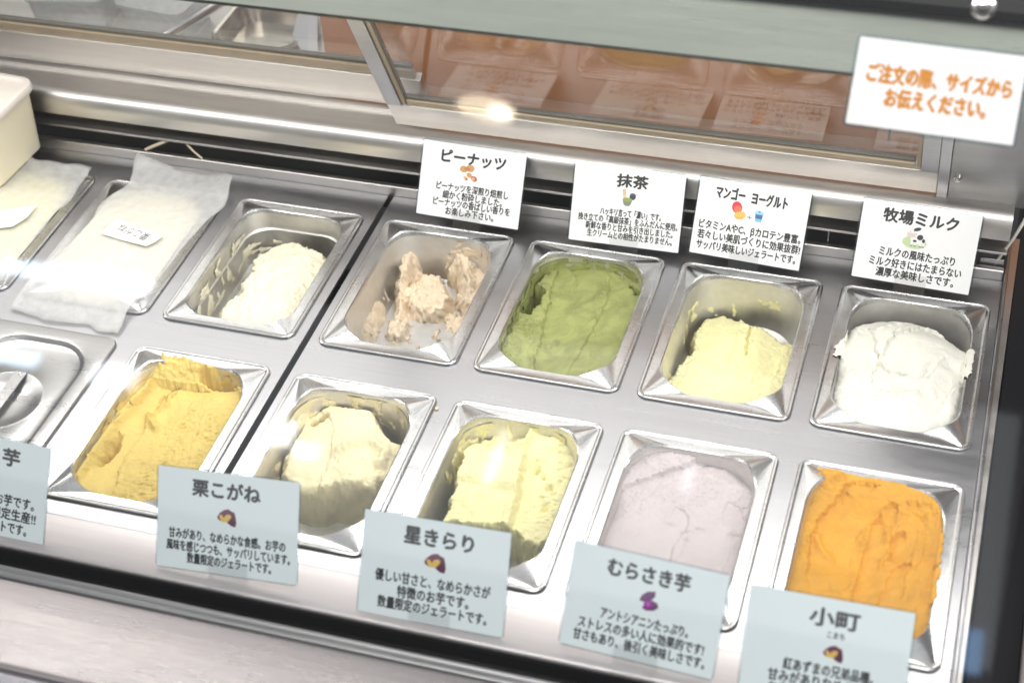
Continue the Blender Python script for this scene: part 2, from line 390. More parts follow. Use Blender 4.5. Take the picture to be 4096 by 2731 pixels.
# front (right) sliding door
d1 = door_box("sliding_door", FB, -0.0085, 0.6265, 0.0005, 0.0468, -0.012, 0.0, STEELB, None); C_(d1)
door_box("stile", FB, -0.0090, 0.0100, 0.0470, ST, -0.012, 0.001, STEEL, d1)
door_box("stile", FB, 0.6078, 0.6265, 0.0470, ST, -0.012, 0.001, STEEL, d1)
door_box("bronze_trim", FB, 0.0170, 0.6010, 0.0470, 0.0560, -0.010, -0.002, GOLD, d1)
door_box("bronze_trim", FB, 0.0102, 0.0150, 0.0470, ST, -0.010, -0.002, GOLD, d1)
door_box("bronze_trim", FB, 0.6030, 0.6076, 0.0470, ST, -0.010, -0.002, GOLD, d1)
door_box("seal", FB, 0.0170, 0.6010, 0.0562, 0.0605, -0.010, -0.0045, GREYTRIM, d1)
door_box("seal", FB, 0.0151, 0.0168, 0.0470, ST, -0.010, -0.0045, GREYTRIM, d1)
door_box("pane", FB, 0.0170, 0.6028, 0.0607, ST, -0.009, -0.005, GLASSD, d1, bev=0)
# rear (left) sliding door
d2 = door_box("sliding_door", RB, XL, 0.0265, 0.0, 0.0640, -0.012, 0.0, STEELB, None); C_(d2)
door_box("bronze_trim", RB, XL, 0.020, 0.0642, 0.0815, -0.010, -0.002, GOLD, d2)
door_box("seal", RB, XL, 0.020, 0.0817, 0.0880, -0.010, -0.0045, GREYTRIM, d2)
door_box("pane", RB, XL, 0.020, 0.0882, ST + 0.03, -0.009, -0.005, GLASSD, d2, bev=0)
# fixed end panel with screw
ep = door_box("end_panel", FB, 0.6390, 0.80, -0.010, ST, -0.012, 0.0, STEELD, None); C_(ep)
ej = door_box("end_jamb", FB, 0.6268, 0.6385, -0.006, ST, -0.014, 0.003, STEEL, None); C_(ej)
sp = Vector((0.6473, 0.0586, 0.1217)) + NRM * 0.001
s_ = lathe("screw", [(0.0001, 0.003), (0.0032, 0.0026), (0.0046, 0.0008), (0.0046, -0.002)], CHROME, ep, 12)
s_.location = sp; s_.rotation_euler = NRM.to_track_quat('Z', 'Y').to_euler()
# top shelf
C_(box("top_shelf", XL, 0.80, -0.210, -0.098, 0.4015, 0.4050, STEELT, bev=0.0))
C_(box("shelf_back_beam", XL, 0.80, -0.096, -0.060, 0.392, 0.414, BLACKP, bev=0.001))
# slanted front pane
GA = R_(48); GUP = Vector((0, math.cos(GA), math.sin(GA))); GN = Vector((0, -math.sin(GA), math.cos(GA)))
def glass_pt(x, s, t=0.0):
    return Vector((x, -0.607, 0.0)) + GUP * s + GN * t
gv = [glass_pt(x, s, t) for t in (-0.004, 0.0) for s in (-0.034, 0.80) for x in (XL, 0.742)]
C_(mesh_obj("front_pane", gv, [(0, 2, 3, 1), (4, 5, 7, 6), (0, 1, 5, 4), (2, 6, 7, 3), (0, 4, 6, 2), (1, 3, 7, 5)], GLASSF))
kp = Vector((0.6505, -0.1851, 0.4664))
kn = lathe("pane_clamp", [(0.0001, 0.016), (0.006, 0.0155), (0.0075, 0.012), (0.012, 0.0115), (0.0145, 0.008), (0.0145, 0.001), (0.009, 0.0005), (0.009, -0.012), (0.0001, -0.012)], CHROME, None, 24)
kn.scale = (0.78, 0.78, 0.78); kn.location = kp; kn.rotation_euler = GN.to_track_quat('Z', 'Y').to_euler(); C_(kn)
for o in case_kids:
    o.parent = case; o.matrix_parent_inverse = case.matrix_world.inverted() if False else Matrix.Translation((0, 0, 0.95))

# counter plates with cut-outs
PW, PL = 0.162, 0.234
YC = {0: -0.117, 1: -0.398}
XC = {-3: -0.469, -2: -0.289, -1: -0.109, 0: 0.081, 1: 0.261, 2: 0.441, 3: 0.622}
def plate(name, x0, x1, cols):
    xs = [x0]
    for c in cols: xs += [XC[c] - PW / 2 + 0.009, XC[c] + PW / 2 - 0.009]
    xs.append(x1)
    ys = [-0.5350, YC[1] - PL / 2 + 0.009, YC[1] + PL / 2 - 0.009, YC[0] - PL / 2 + 0.009, YC[0] + PL / 2 - 0.009, 0.0465]
    bm = bmesh.new(); g = {}
    for i, x in enumerate(xs):
        for j, y in enumerate(ys): g[i, j] = bm.verts.new((x, y, 0.0))
    for i in range(len(xs) - 1):
        for j in range(len(ys) - 1):
            if i % 2 == 1 and j in (1, 3) and not (cols[(i - 1) // 2] == -3 and j == 1): continue
            bm.faces.new((g[i, j], g[i + 1, j], g[i + 1, j + 1], g[i, j + 1]))
    r = bmesh.ops.extrude_face_region(bm, geom=list(bm.faces))
    bmesh.ops.translate(bm, verts=[e for e in r["geom"] if isinstance(e, bmesh.types.BMVert)], vec=(0, 0, -0.004))
    bmesh.ops.recalc_face_normals(bm, faces=bm.faces)
    me = bpy.data.meshes.new(name); bm.to_mesh(me); bm.free(); me.materials.append(STEEL)
    o = bpy.data.objects.new(name, me); link(o); bevel(o, 0.0007)
    return o
tag(plate("counter_plate", -0.0095, 0.7120, [0, 1, 2, 3]), "long brushed steel plate holding the eight open pans at right", "steel plate")
tag(plate("counter_plate", -0.62, -0.0165, [-3, -2, -1]), "brushed steel plate left of the dark seam, under the paper sheets and pan lid", "steel plate")

# ------------------------------------------------------------------ pans
def pan_rings(depth, stepped=False):
    hw, hl = PW / 2, PL / 2; R = []
    R.append(rrect(hw - 0.0006, hl - 0.0006, 0.0125, 0.0004))
    R.append(rrect(hw, hl, 0.013, 0.0014))
    R.append(rrect(hw - 0.0004, hl - 0.0004, 0.0126, 0.0026))
    R.append(rrect(hw - 0.0016, hl - 0.0016, 0.0115, 0.0033))
    R.append(rrect(hw - 0.0032, hl - 0.0032, 0.0100, 0.0031))
    R.append(rrect(hw - 0.0045, hl - 0.0045, 0.0090, 0.0022))
    R.append(rrect(hw - 0.0058, hl - 0.0058, 0.0080, 0.0019))
    def bump(ring, b):
        out = []
        for i, p in enumerate(ring):
            t = corner_t(i)
            k = 0 if t is None else max(0, 1 - abs(2 * t - 1) * 1.25)
            out.append((p[0], p[1], p[2] + b * k))
        return out
    ro = 0.043 if not stepped else 0.032
    R.append(bump(rrect(hw - 0.0145, hl - 0.0150, ro, 0.0020), 0.0058 if not stepped else 0.004))
    R.append(bump(rrect(hw - 0.0158, hl - 0.0163, ro, 0.0012), 0.0050 if not stepped else 0.0035))
    R.append(bump(rrect(hw - 0.0170, hl - 0.0175, ro, -0.0020), 0.003))
    if stepped:
        R.append(rrect(hw - 0.0178, hl - 0.0183, ro, -0.020))
        R.append(rrect(hw - 0.0186, hl - 0.0191, ro, -0.0225))
        R.append(rrect(hw - 0.0200, hl - 0.0205, ro, -0.0240))
    R.append(rrect(hw - 0.0215, hl - 0.0225, ro, -depth + 0.014))
    R.append(rrect(hw - 0.0230, hl - 0.0240, ro, -depth + 0.006))
    R.append(rrect(hw - 0.0275, hl - 0.0285, ro - 0.003, -depth + 0.0012))
    R.append(rrect(hw - 0.0345, hl - 0.0355, ro - 0.006, -depth))
    return R
DEPTH = 0.065
def pan(c, r, label, cat="ice cream pan", stepped=False, dx=0, dy=0, rz=0):
    o = loft("steel_pan", pan_rings(DEPTH, stepped), PANM, None, smooth=24)
    o.data.materials.append(PANW)
    for p in o.data.polygons:
        if p.center.z < -0.003: p.material_index = 1
    o.location = (XC[c] + dx, YC[r] + dy, 0); o.rotation_euler = (0, 0, R_(rz))
    tag(o, label, cat, "steel pans set in the counter")
    return o
pan(-3, 0, "steel pan under the parchment at the far left edge, beside the plastic tub")
pan(-2, 0, "steel pan covered by the draped parchment sheet with a handwritten slip")
pan(-1, 0, "deep stepped steel pan part filled with creamy white gelato, no card", stepped=True)
pan(0, 0, "nearly empty steel pan with torn beige peanut gelato lumps", rz=0.2)
pan(1, 0, "steel pan filled with matcha green gelato", rz=-0.2)
pan(2, 0, "half empty steel pan holding pale yellow mango yoghurt gelato")
pan(3, 0, "steel pan heaped with white milk gelato at the right end", rz=-0.4)
pan(-1, 1, "steel pan filled with deep yellow grainy gelato beside the lidded pan", rz=0.6)
pan(0, 1, "steel pan of cream chestnut-toned gelato with bare metal at its front", rz=0.3)
pan(1, 1, "steel pan of pale yellow gelato cut into two levels", rz=-0.1)
pan(2, 1, "steel pan filled smooth with pale mauve gelato")
pan(3, 1, "steel pan heaped with bright orange gelato", rz=-0.2)

# ------------------------------------------------------------------ gelato height fields (all in millimetres)
def vnoise(x, y, seed):
    xi = np.floor(x).astype(np.int64); yi = np.floor(y).astype(np.int64)
    fx = x - xi; fy = y - yi
    def h(a, b):
        n = (a * 374761393 + b * 668265263 + seed * 974711) & 0x7fffffff
        n = ((n ^ (n >> 13)) * 1274126177) & 0x7fffffff
        return ((n ^ (n >> 16)) & 0xffff) / 65535.0
    u = fx * fx * fx * (fx * (fx * 6 - 15) + 10); v = fy * fy * fy * (fy * (fy * 6 - 15) + 10)
    return ((h(xi, yi) * (1 - u) + h(xi + 1, yi) * u) * (1 - v) + (h(xi, yi + 1) * (1 - u) + h(xi + 1, yi + 1) * u) * v) * 2 - 1
def fbm(x, y, scale, seed, octv=4, gain=0.5, rot=0.0, aniso=1.0):
    c, s = math.cos(rot), math.sin(rot)
    X = (x * c + y * s) / scale; Y = (-x * s + y * c) / scale * aniso
    t = 0; a = 1; n = 0
    for k in range(octv):
        t = t + a * vnoise(X + 17.3 * k + 500, Y + 9.1 * k + 500, seed + k); n += a
        X, Y = X * 2.03 * 0.8 - Y * 2.03 * 0.6, X * 2.03 * 0.6 + Y * 2.03 * 0.8; a *= gain
    return t / n
def sstep(e0, e1, x):
    t = np.clip((x - e0) / (e1 - e0), 0, 1); return t * t * (3 - 2 * t)
def sdpoly(poly, x, y):
    d = np.full(x.shape, 1e9); ins = np.zeros(x.shape, bool); n = len(poly)
    for i in range(n):
        ax, ay = poly[i]; bx, by = poly[(i + 1) % n]
        ex, ey = bx - ax, by - ay
        t = np.clip(((x - ax) * ex + (y - ay) * ey) / (ex * ex + ey * ey + 1e-9), 0, 1)
        d = np.minimum(d, np.hypot(x - ax - t * ex, y - ay - t * ey))
        cnd = ((ay > y) != (by > y)) & (x < (bx - ax) * (y - ay) / (by - ay + 1e-12) + ax)
        ins ^= cnd
    return np.where(ins, d, -d)
def bez(p0, p1, p2, n=24):
    return [((1 - t) ** 2 * p0[0] + 2 * t * (1 - t) * p1[0] + t * t * p2[0], (1 - t) ** 2 * p0[1] + 2 * t * (1 - t) * p1[1] + t * t * p2[1]) for t in [i / n for i in range(n + 1)]]
class Field:
    def __init__(s, seed, hx=68, hy=104, step=0.9):
        nx = int(2 * hx / step) + 1; ny = int(2 * hy / step) + 1
        s.x, s.y = np.meshgrid(np.linspace(-hx, hx, nx), np.linspace(-hy, hy, ny)); s.nx, s.ny = nx, ny
        s.seed = seed; s.h = np.full(s.x.shape, -120.0); s.rough = np.ones(s.x.shape)
        s.crumb = 3.0
    def nz(s, scale, k=0, octv=4, **kw): return fbm(s.x, s.y, scale, s.seed * 31 + k * 7, octv, **kw)
    def lump(s, poly, top, soft=6, jag=3.0, jscale=7, k=0, base=-69.0):
        sd = sdpoly(poly, s.x, s.y) + jag * s.nz(jscale, 40 + k, 4)
        t = np.sqrt(sstep(0, soft, sd))
        top = top(s.x, s.y) if callable(top) else np.full(s.x.shape, float(top))
        s.h = np.maximum(s.h, np.where(sd > 0, base + (top - base) * t, -120.0)); return sd
    def hole(s, poly, depth, soft=4, jag=2.5, jscale=6, k=0):
        sd = sdpoly(poly, s.x, s.y) + jag * s.nz(jscale, 60 + k, 4)
        t = sstep(0, soft, sd); s.h = s.h * (1 - t) + np.minimum(s.h, depth) * t; return t
    def stroke(s, pts, w, dz, lip=1.2, calm=0.25, wend=None, lipw=1.6, edge=0.9, side=None):
        d = np.full(s.x.shape, 1e9); tt = np.zeros(s.x.shape); sg = np.ones(s.x.shape); n = len(pts) - 1
        for i in range(n):
            ax, ay = pts[i]; bx, by = pts[i + 1]; ex, ey = bx - ax, by - ay
            t = np.clip(((s.x - ax) * ex + (s.y - ay) * ey) / (ex * ex + ey * ey + 1e-9), 0, 1)
            q = np.hypot(s.x - ax - t * ex, s.y - ay - t * ey); m = q < d
            d = np.where(m, q, d); tt = np.where(m, (i + t) / n, tt); sg = np.where(m, np.sign(ex * (s.y - ay) - ey * (s.x - ax)), sg)
        ww = w if wend is None else w + (wend - w) * tt
        ww = ww * (1 + 0.16 * s.nz(24, 77)) + 1.1 * s.nz(6, 78)
        q = d / ww; ins = 1 - sstep(1 - edge / w, 1 + edge / w, q)
        if side is None: side = 1 if (s.seed + int(abs(pts[0][0]) * 3 + abs(pts[-1][0]))) % 2 else -1
        tl = np.clip(0.5 + 0.5 * side * sg * np.clip(q, 0, 1), 0, 1)
        s.h -= 1.25 * dz * ins * (0.12 + 0.88 * tl ** 1.5) * (1 - 0.25 * np.clip(q, 0, 1) ** 2) * (0.4 + 0.6 * sstep(1.0, 0.8, tt))
        n2 = s.nz(11, 79) + 0.5 * s.nz(4, 81)
        s.h += lip * np.exp(-((d - ww - 0.8) / lipw) ** 2) * np.clip(0.25 + 1.3 * n2, 0, 1.6) * sstep(0.0, 0.35, tt)
        s.rough *= 1 - (1 - calm) * ins
    def ridge(s, pts, r, hgt):
        d = np.full(s.x.shape, 1e9)
        for i in range(len(pts) - 1):
            ax, ay = pts[i]; bx, by = pts[i + 1]; ex, ey = bx - ax, by - ay
            t = np.clip(((s.x - ax) * ex + (s.y - ay) * ey) / (ex * ex + ey * ey + 1e-9), 0, 1)
            d = np.minimum(d, np.hypot(s.x - ax - t * ex, s.y - ay - t * ey))
        s.h += hgt * np.exp(-(d / r) ** 2)
    def bump(s, cx, cy, rx, ry, hgt, p=1.0):
        s.h += hgt * np.exp(-((((s.x - cx) / rx) ** 2 + ((s.y - cy) / ry) ** 2) ** p))
    def area(s, cx, cy, rx, ry):
        return np.exp(-(((s.x - cx) / rx) ** 2 + ((s.y - cy) / ry) ** 2) ** 2)
    def grain(s, amp, scale, k=0, rot=0.0, aniso=1.0, mask=1.0, tear=False):
        n = s.nz(scale, 90 + k, 4, rot=rot, aniso=aniso)
        if tear: n = -np.maximum(0, n - 0.12) * 2.2
        s.h += amp * n * s.rough * mask
    def build(s, name, c, r, mat, label, flavour, over=None, rz=0, lim=-67):
        hx, hy, rr = 64.6, 100.4, 42.0
        qx = np.abs(s.x) - (hx - rr); qy = np.abs(s.y) - (hy - rr)
        sd = np.hypot(np.maximum(qx, 0), np.maximum(qy, 0)) + np.minimum(np.maximum(qx, qy), 0) - rr
        inside = sd < 0.6
        if over is not None:
            inside |= over; s.h = np.where(over & (sd > -2), np.maximum(s.h, 3.2), s.h)
        keep = inside & (s.h > lim)
        # keep one ring of cells around what is kept, sunk to the pan floor
        h = np.maximum(s.h, lim - 1.5)
        k2 = keep.copy(); k2[1:] |= keep[:-1]; k2[:-1] |= keep[1:]; k2[:, 1:] |= keep[:, :-1]; k2[:, :-1] |= keep[:, 1:]
        k2 &= (inside | (over if over is not None else False)) if over is not None else inside
        idx = -np.ones(s.h.shape, int); ids = np.argwhere(k2); idx[k2] = np.arange(len(ids))
        gy, gx = np.gradient(h, s.y[1, 0] - s.y[0, 0], s.x[0, 1] - s.x[0, 0]); st = sstep(0.6, 2.2, np.hypot(gx, gy)) * s.crumb
        dx = st * fbm(s.x + 0.6 * h, s.y + 0.3 * h, 5.0, s.seed + 300, 4, 0.6); dy = st * fbm(s.x + 0.3 * h, s.y + 0.7 * h, 5.0, s.seed + 400, 4, 0.6)
        V = np.stack([(s.x + dx)[k2], (s.y + dy)[k2], h[k2]], 1) / 1000.0
        a, b, cc, d = idx[:-1, :-1], idx[:-1, 1:], idx[1:, 1:], idx[1:, :-1]
        ok = (a >= 0) & (b >= 0) & (cc >= 0) & (d >= 0)
        F = np.stack([a[ok], b[ok], cc[ok], d[ok]], 1)
        me = bpy.data.meshes.new(name); nv, nf = len(V), len(F)
        me.vertices.add(nv); me.vertices.foreach_set("co", V.astype(np.float32).ravel())
        me.loops.add(nf * 4); me.loops.foreach_set("vertex_index", F.astype(np.int32).ravel())
        me.polygons.add(nf); me.polygons.foreach_set("loop_start", np.arange(0, nf * 4, 4, dtype=np.int32))
        me.update(calc_edges=True); me.validate(); me.materials.append(mat); me.shade_smooth()
        o = bpy.data.objects.new(name, me); link(o); o.location = (XC[c], YC[r], 0); o.rotation_euler = (0, 0, R_(rz))
        tag(o, label, "gelato", "gelato in the steel pans")
        return o
lin = lambda a, b, y0, y1: (lambda x, y: a + (b - a) * np.clip((y - y0) / (y1 - y0), 0, 1))
FULL = [(-80, -120), (80, -120), (80, 120), (-80, 120)]

# peanut: torn lumps and smears in a nearly empty pan
f = Field(1)
f.lump([(-62, 108), (-30, 108), (-26, 98), (-34, 82), (-36, 66), (-26, 24), (-22, 4), (-30, -20), (-48, -26), (-40, -4), (-46, 18), (-54, 40), (-62, 70)],
       lambda x, y: np.interp(y, [-20, 10, 45, 85, 100], [-62, -52, -36, -22, -16]) - 0.012 * (x + 44) ** 2, 13, 5, 10, 1)
f.lump([(-50, 48), (-36, 72), (-6, 92), (4, 74), (22, 50), (22, 22), (-10, 12), (-30, 22)], lambda x, y: -46 + 0.10 * (y - 40), 9, 5, 8, 2)
f.lump([(-50, 85), (-30, 98), (-24, 84), (-35, 66), (-47, 62)], -50, 10, 5, 8, 3)
f.lump([(-2, 108), (60, 108), (70, 90), (70, 42), (46, 30), (24, 40), (12, 58), (20, 72), (0, 90)],
       lambda x, y: np.interp(y, [25, 45, 80, 100], [-55, -46, -34, -22]) + 4 * np.sin(x / 5 + y / 9), 12, 7, 10, 4)
f.lump([(-70, 44), (-55, 44), (-51, 8), (-46, -40), (-70, -50)], lambda x, y: -60 + (-52 - x) * 2.6, 8, 7, 9, 5)
f.lump([(-48, 10), (-20, 14), (-14, -20), (-40, -30)], -56, 8, 6, 8, 6)
f.lump([(16, 36), (56, 44), (50, -2), (22, 6)], -59, 7, 8, 6, 7)
for i in range(30):
    cx, cy_ = random.uniform(-40, 54), random.uniform(-30, 30); q = random.uniform(1.5, 4)
    f.lump([(cx - q, cy_ - q), (cx + q, cy_ - q * .6), (cx + q * .7, cy_ + q), (cx - q, cy_ + q * .7)], -62, 2.5, 1.2, 3, 20 + i)
f.h += 4.0 * f.nz(13, 1); f.grain(4.2, 7, 1); f.grain(2.4, 3.4, 2)
GP = gelato_mat("peanut_gelato", (0.80, 0.655, 0.48), var=0.10)
f.build("peanut_gelato", 0, 0, GP, "torn beige peanut gelato lumps on the bare pan floor", "peanut")

# matcha
f = Field(2)
f.h[:] = -13 + (100 - f.y) / 200 * 3 - 0.0003 * f.x ** 2
f.h += 3.0 * f.nz(30, 3)
f.stroke(bez((40, 85), (52, 10), (34, -95)), 19, 3.5, 1.2)
f.stroke(bez((-18, 104), (-14, 40), (14, -100)), 25, 5.0, 1.8, wend=30)
f.stroke(bez((-14, 104), (4, 80), (0, 52)), 16, 3.5, 1.8)
f.bump(-12, -34, 4, 3, -4); f.bump(-15, -44, 2.5, 2.5, -3); f.bump(-8, -38, 2, 3, -3)
f.hole([(-80, 92), (-48, 82), (-57, 56), (-45, 47), (-44, 23), (-50, -2), (-66, 4)], -56, 8, 4, 9, 1)
f.hole([(30, 96), (62, 70), (60, 62), (34, 90)], -34, 5, 5, 6, 2)
f.bump(-56, -30, 8, 28, 5)
f.grain(2.2, 9, 1); f.grain(1.1, 2.8, 2); f.grain(2.6, 3.4, 3, tear=True, mask=f.area(-52, -40, 16, 45) + f.area(40, 70, 30, 28))
GM = gelato_mat("matcha_gelato", (0.305, 0.325, 0.115), fleck=(0.12, 0.17, 0.03), fleck_amt=0.075, var=0.26)
f.build("matcha_gelato", 1, 0, GM, "green matcha gelato smoothed in broad strokes", "matcha", rz=-0.2)

# mango yoghurt
f = Field(3)
sdm = f.lump([(-51, 76), (-29, 91), (-15, 90), (6, 82), (25, 73), (47, 60), (70, 54), (70, -110), (-70, -110), (-66, -40), (-58, 0), (-50, 17), (-56, 39)],
       lambda x, y: np.interp(y, [-100, 60, 90], [-30, -40, -44]) + 2 * np.cos(x / 20), 8, 4, 8, 1)
f.h += 2.6 * f.nz(22, 5)
f.stroke([(-22, 70), (-20, -20)], 18, 2.5, 1.0); f.stroke([(34, 60), (28, -10)], 19, 3.0, 1.3); f.stroke([(0, 20), (6, -100)], 24, 2.5, 1.0)
f.ridge([(8, 72), (9, 45), (12, 20)], 1.3, -7)
f.grain(1.5, 6, 1); f.grain(1.0, 2.5, 2); f.grain(2.5, 4, 3, mask=sstep(16, 0, sdm))
GY = gelato_mat("mango_gelato", (0.88, 0.82, 0.45), var=0.06)
f.build("mango_yoghurt_gelato", 2, 0, GY, "pale yellow mango yoghurt gelato with a crack, low in its pan", "mango")

# milk: heaped dome over the rim
f = Field(4, hx=82)
f.h[:] = 8 - 22 * sstep(30, 105, f.y) - 0.0016 * f.x ** 2 - 8 * sstep(-20, -105, f.y)
f.bump(0, 25, 50, 50, 9)
sd = sdpoly([(-24, 88), (2, 90), (30, 80), (60, 58), (72, 45), (74, 10), (68, -15), (72, -110), (-70, -110), (-66, -30), (-74, -4), (-76, 8), (-66, 30), (-65, 58), (-41, 79)], f.x, f.y) + 1.5 * f.nz(8, 2)
f.h -= 40 * (1 - np.sqrt(sstep(-12, 16, sd)))
f.h += 1.6 * f.nz(32, 7)
f.stroke(bez((56, 52), (0, 104), (-56, 40)), 17, 5.0, 1.8, side=1)
f.stroke(bez((52, 40), (10, 62), (-4, -30)), 24, 7.0, 2.6, side=-1)
f.stroke(bez((-52, 30), (-44, -44), (20, -44)), 17, 6.0, 2.4, side=1)
f.stroke(bez((60, 14), (34, -36), (30, -70)), 14, 4.5, 1.6, side=1)
f.ridge([(-60, -62), (-30, -66), (0, -58), (20, -48)], 4, 3.0)
f.bump(50, 5, 10, 8, -4); f.bump(-16, -14, 16, 18, -3)
f.grain(0.9, 9, 1); f.grain(2.2, 4.5, 2, mask=f.area(-20, -58, 44, 10) + f.area(48, 5, 12, 14))
over = (np.abs(f.y - 14 - 4 * f.nz(6, 9)) < 22) & (sd > 2.0)
f.h = np.where(np.abs(f.x) > 58, np.minimum(f.h, 12 - (np.abs(f.x) - 58) * 0.75 + 1.5 * f.nz(5, 4)), f.h)
GW = gelato_mat("milk_gelato", (0.76, 0.745, 0.665), var=0.06)
f.build("milk_gelato", 3, 0, GW, "white milk gelato heaped and swirled above the rim", "milk", over=over, rz=-0.4)

# plain cream gelato (stepped pan)
f = Field(5)
sdc = f.lump([(-5, 90), (22, 82), (50, 70), (70, 50), (70, -110), (-28, -110), (-42, -62), (-45, -43), (-31, -27), (-37, -14), (-33, 5), (-45, 30), (-45, 58), (-26, 78)],
       lambda x, y: np.interp(y, [-100, 0, 60, 90], [-16, -13, -18, -26]) - 0.004 * (x - 18) ** 2, 12, 5, 9, 1)
f.h += 4.5 * f.nz(20, 5); f.grain(2.8, 8, 1); f.grain(1.3, 3, 2); f.grain(3, 5, 3, mask=sstep(18, 0, sdc))
GC = gelato_mat("cream_gelato", (0.85, 0.795, 0.60), var=0.06)
f.build("cream_gelato", -1, 0, GC, "rough creamy white gelato mound in the stepped pan", "cream")

# deep yellow sweet potato gelato
f = Field(6, hy=108)
f.h[:] = -10 - 8 * np.exp(-((f.x + 5) / 45) ** 2 - ((f.y - 10) / 80) ** 2)
f.h += 1.6 * f.nz(26, 3)
f.stroke(bez((-25, 100), (-62, 10), (-30, -95)), 17, 4.5, 2.4)
f.stroke(bez((-30, 92), (-30, 60), (-46, 15)), 14, 4, 2.4)
f.stroke(bez((30, 92), (-24, 80), (-10, 40)), 18, 3.5, 1.8)
f.ridge([(-19, 50), (-25, 68), (-14, 86), (4, 100)], 2.6, 4.5)
f.ridge([(-32, 34), (-28, 24), (-16, 15)], 3.6, 6.5)
f.ridge([(-58, -84), (-59, -40), (-58, 0), (-54, 45), (-46, 80)], 4.5, 7)
f.h = np.where(f.y > 80, np.maximum(f.h, -8 + (f.y - 80) * 0.6 - 0.02 * np.maximum(f.x - 8, 0) ** 2 + 3 * f.nz(7, 8)), f.h)
f.hole([(0, 100), (40, 102), (50, 86), (30, 78), (4, 84)], -34, 9, 4, 7, 1)
f.hole([(-52, 2), (-44, -2), (-38, -26), (-42, -52), (-52, -62), (-54, -30)], -34, 9, 3, 6, 2)
f.lump([(40, 108), (58, 104), (70, 80), (66, 62), (54, 70), (46, 88)], 0, 7, 4, 6, 9)
f.rough = np.clip(f.rough, 0.45, 1)
f.grain(1.0, 7, 1); right = sstep(-25, 10, f.x) * sstep(60, 40, f.y) + 0.4 * sstep(-30, -60, f.y)
f.grain(2.0, 6, 2, rot=0.35, aniso=2.8, mask=right, tear=True); f.grain(1.3, 3.2, 3, mask=right); f.grain(0.5, 2.4, 4)
over = (f.y > 92) & (f.y < 104 + 3 * f.nz(5, 3)) & (f.x > -46) & (f.x < -6) & (f.h > -5)
GB = gelato_mat("yellow_gelato", (0.77, 0.57, 0.150), var=0.09)
f.build("yellow_sweet_potato_gelato", -1, 1, GB, "deep yellow gelato with grainy surface and scooped hollows", "sweet potato", over=over, rz=0.6)

# chestnut-toned gelato
f = Field(7)
sdk = f.lump([(-40, 104), (16, 104), (30, 86), (42, 70), (70, 60), (70, 10), (66, -2), (56, -18), (30, -22), (12, -26), (-5, -36), (-26, -36), (-60, -14), (-64, 16), (-64, 41), (-68, 84)],
       lambda x, y: np.interp(y, [-40, -10, 30, 60, 100], [-30, -15, -10, -13, -14]) - 0.002 * (x - 5) ** 2, 12, 4, 12, 1)
f.lump([(-70, 108), (-40, 108), (-44, 92), (-58, 60), (-70, 40)], lambda x, y: -12 + 0 * x, 5, 3, 8, 5)
f.lump([(34, 104), (70, 104), (70, 70), (54, 84), (40, 92)], -13, 6, 4, 7, 6)
f.h += 3.2 * f.nz(24, 5)
f.stroke(bez((-50, 60), (-20, 20), (-30, -45)), 24, 3.5, 1.0); f.stroke(bez((10, 100), (6, 60), (18, 40)), 17, 3, 1.2)
f.ridge([(0, 27), (10, 38), (26, 46), (48, 38), (46, 20)], 5, 7); f.ridge([(-30, -22), (5, -20), (30, -8), (50, 4)], 6, 4)
f.hole([(-52, 66), (-46, 80), (-36, 86), (-32, 80), (-37, 70), (-45, 64)], -52, 4, 3, 5, 1)
f.hole([(-56, 86), (-38, 98), (-36, 104), (-30, 104), (-36, 92), (-48, 80), (-56, 74)], -45, 5, 2.5, 6, 2)
f.hole([(-24, 104), (0, 104), (-2, 92), (-18, 90)], -48, 7, 4, 6, 3)
f.lump([(30, -40), (46, -24), (52, -32), (36, -50)], -60, 5, 2, 5, 12)
f.crumb = 1.0
f.grain(1.6, 7, 1); f.grain(0.8, 2.6, 2); f.grain(2.4, 5, 3, mask=f.area(40, 0, 26, 34))
GK = gelato_mat("chestnut_gelato", (0.87, 0.77, 0.49), var=0.08)
f.build("chestnut_sweet_potato_gelato", 0, 1, GK, "cream coloured gelato lump with holes and a bulging front", "chestnut", rz=0.3)

# pale yellow two-level gelato
f = Field(8)
def th(x, y):
    cl = np.interp(y, [-60, -25, 0, 30, 60, 100], [22, 20, 16, 14, 10, 4])
    t = sstep(-3, 4, x - cl + 1.2 * vnoise(x / 6 + 90, y / 6 + 90, 5))
    left = np.interp(y, [-60, -20, 12, 20, 60, 100], [-20, -15, -9, -3, -6, -14]); right = np.interp(y, [-60, 60, 100], [-27, -18, -9])
    return left * (1 - t) + right * t
sdh = f.lump([(-36, 108), (50, 108), (70, 95), (70, -20), (55, -38), (36, -40), (24, -30), (-50, -40), (-52, 0), (-54, 35), (-58, 55)], th, 6, 3.5, 7, 1)
f.lump([(-70, 108), (-40, 108), (-48, 80), (-60, 40), (-70, 30)], -14, 5, 3, 8, 5)
f.h += 1.8 * f.nz(26, 5)
f.bump(-26, 86, 22, 16, -14); f.ridge([(-8, 66), (6, 84), (4, 104)], 4, 9); f.ridge([(-14, 64), (6, 62), (20, 66)], 5, 4)
f.stroke([(-2, 60), (-6, -45)], 15, 1.5, 0.8)
rt = sstep(16, 22, f.x)
for q in ((24, 56, 3, 5), (43, 36, 4, 3), (45, 10, 3, 6), (34, 48, 2, 3)): f.bump(*q, -7)
f.grain(2.6, 7, 2, rot=0.3, aniso=3.0, mask=rt * sstep(-20, 0, f.y), tear=True); f.grain(1.3, 6, 1); f.grain(0.7, 2.6, 3); f.grain(2.2, 4, 4, mask=sstep(14, 0, sdh))
GH = gelato_mat("lemon_yellow_gelato", (0.87, 0.80, 0.42), var=0.07)
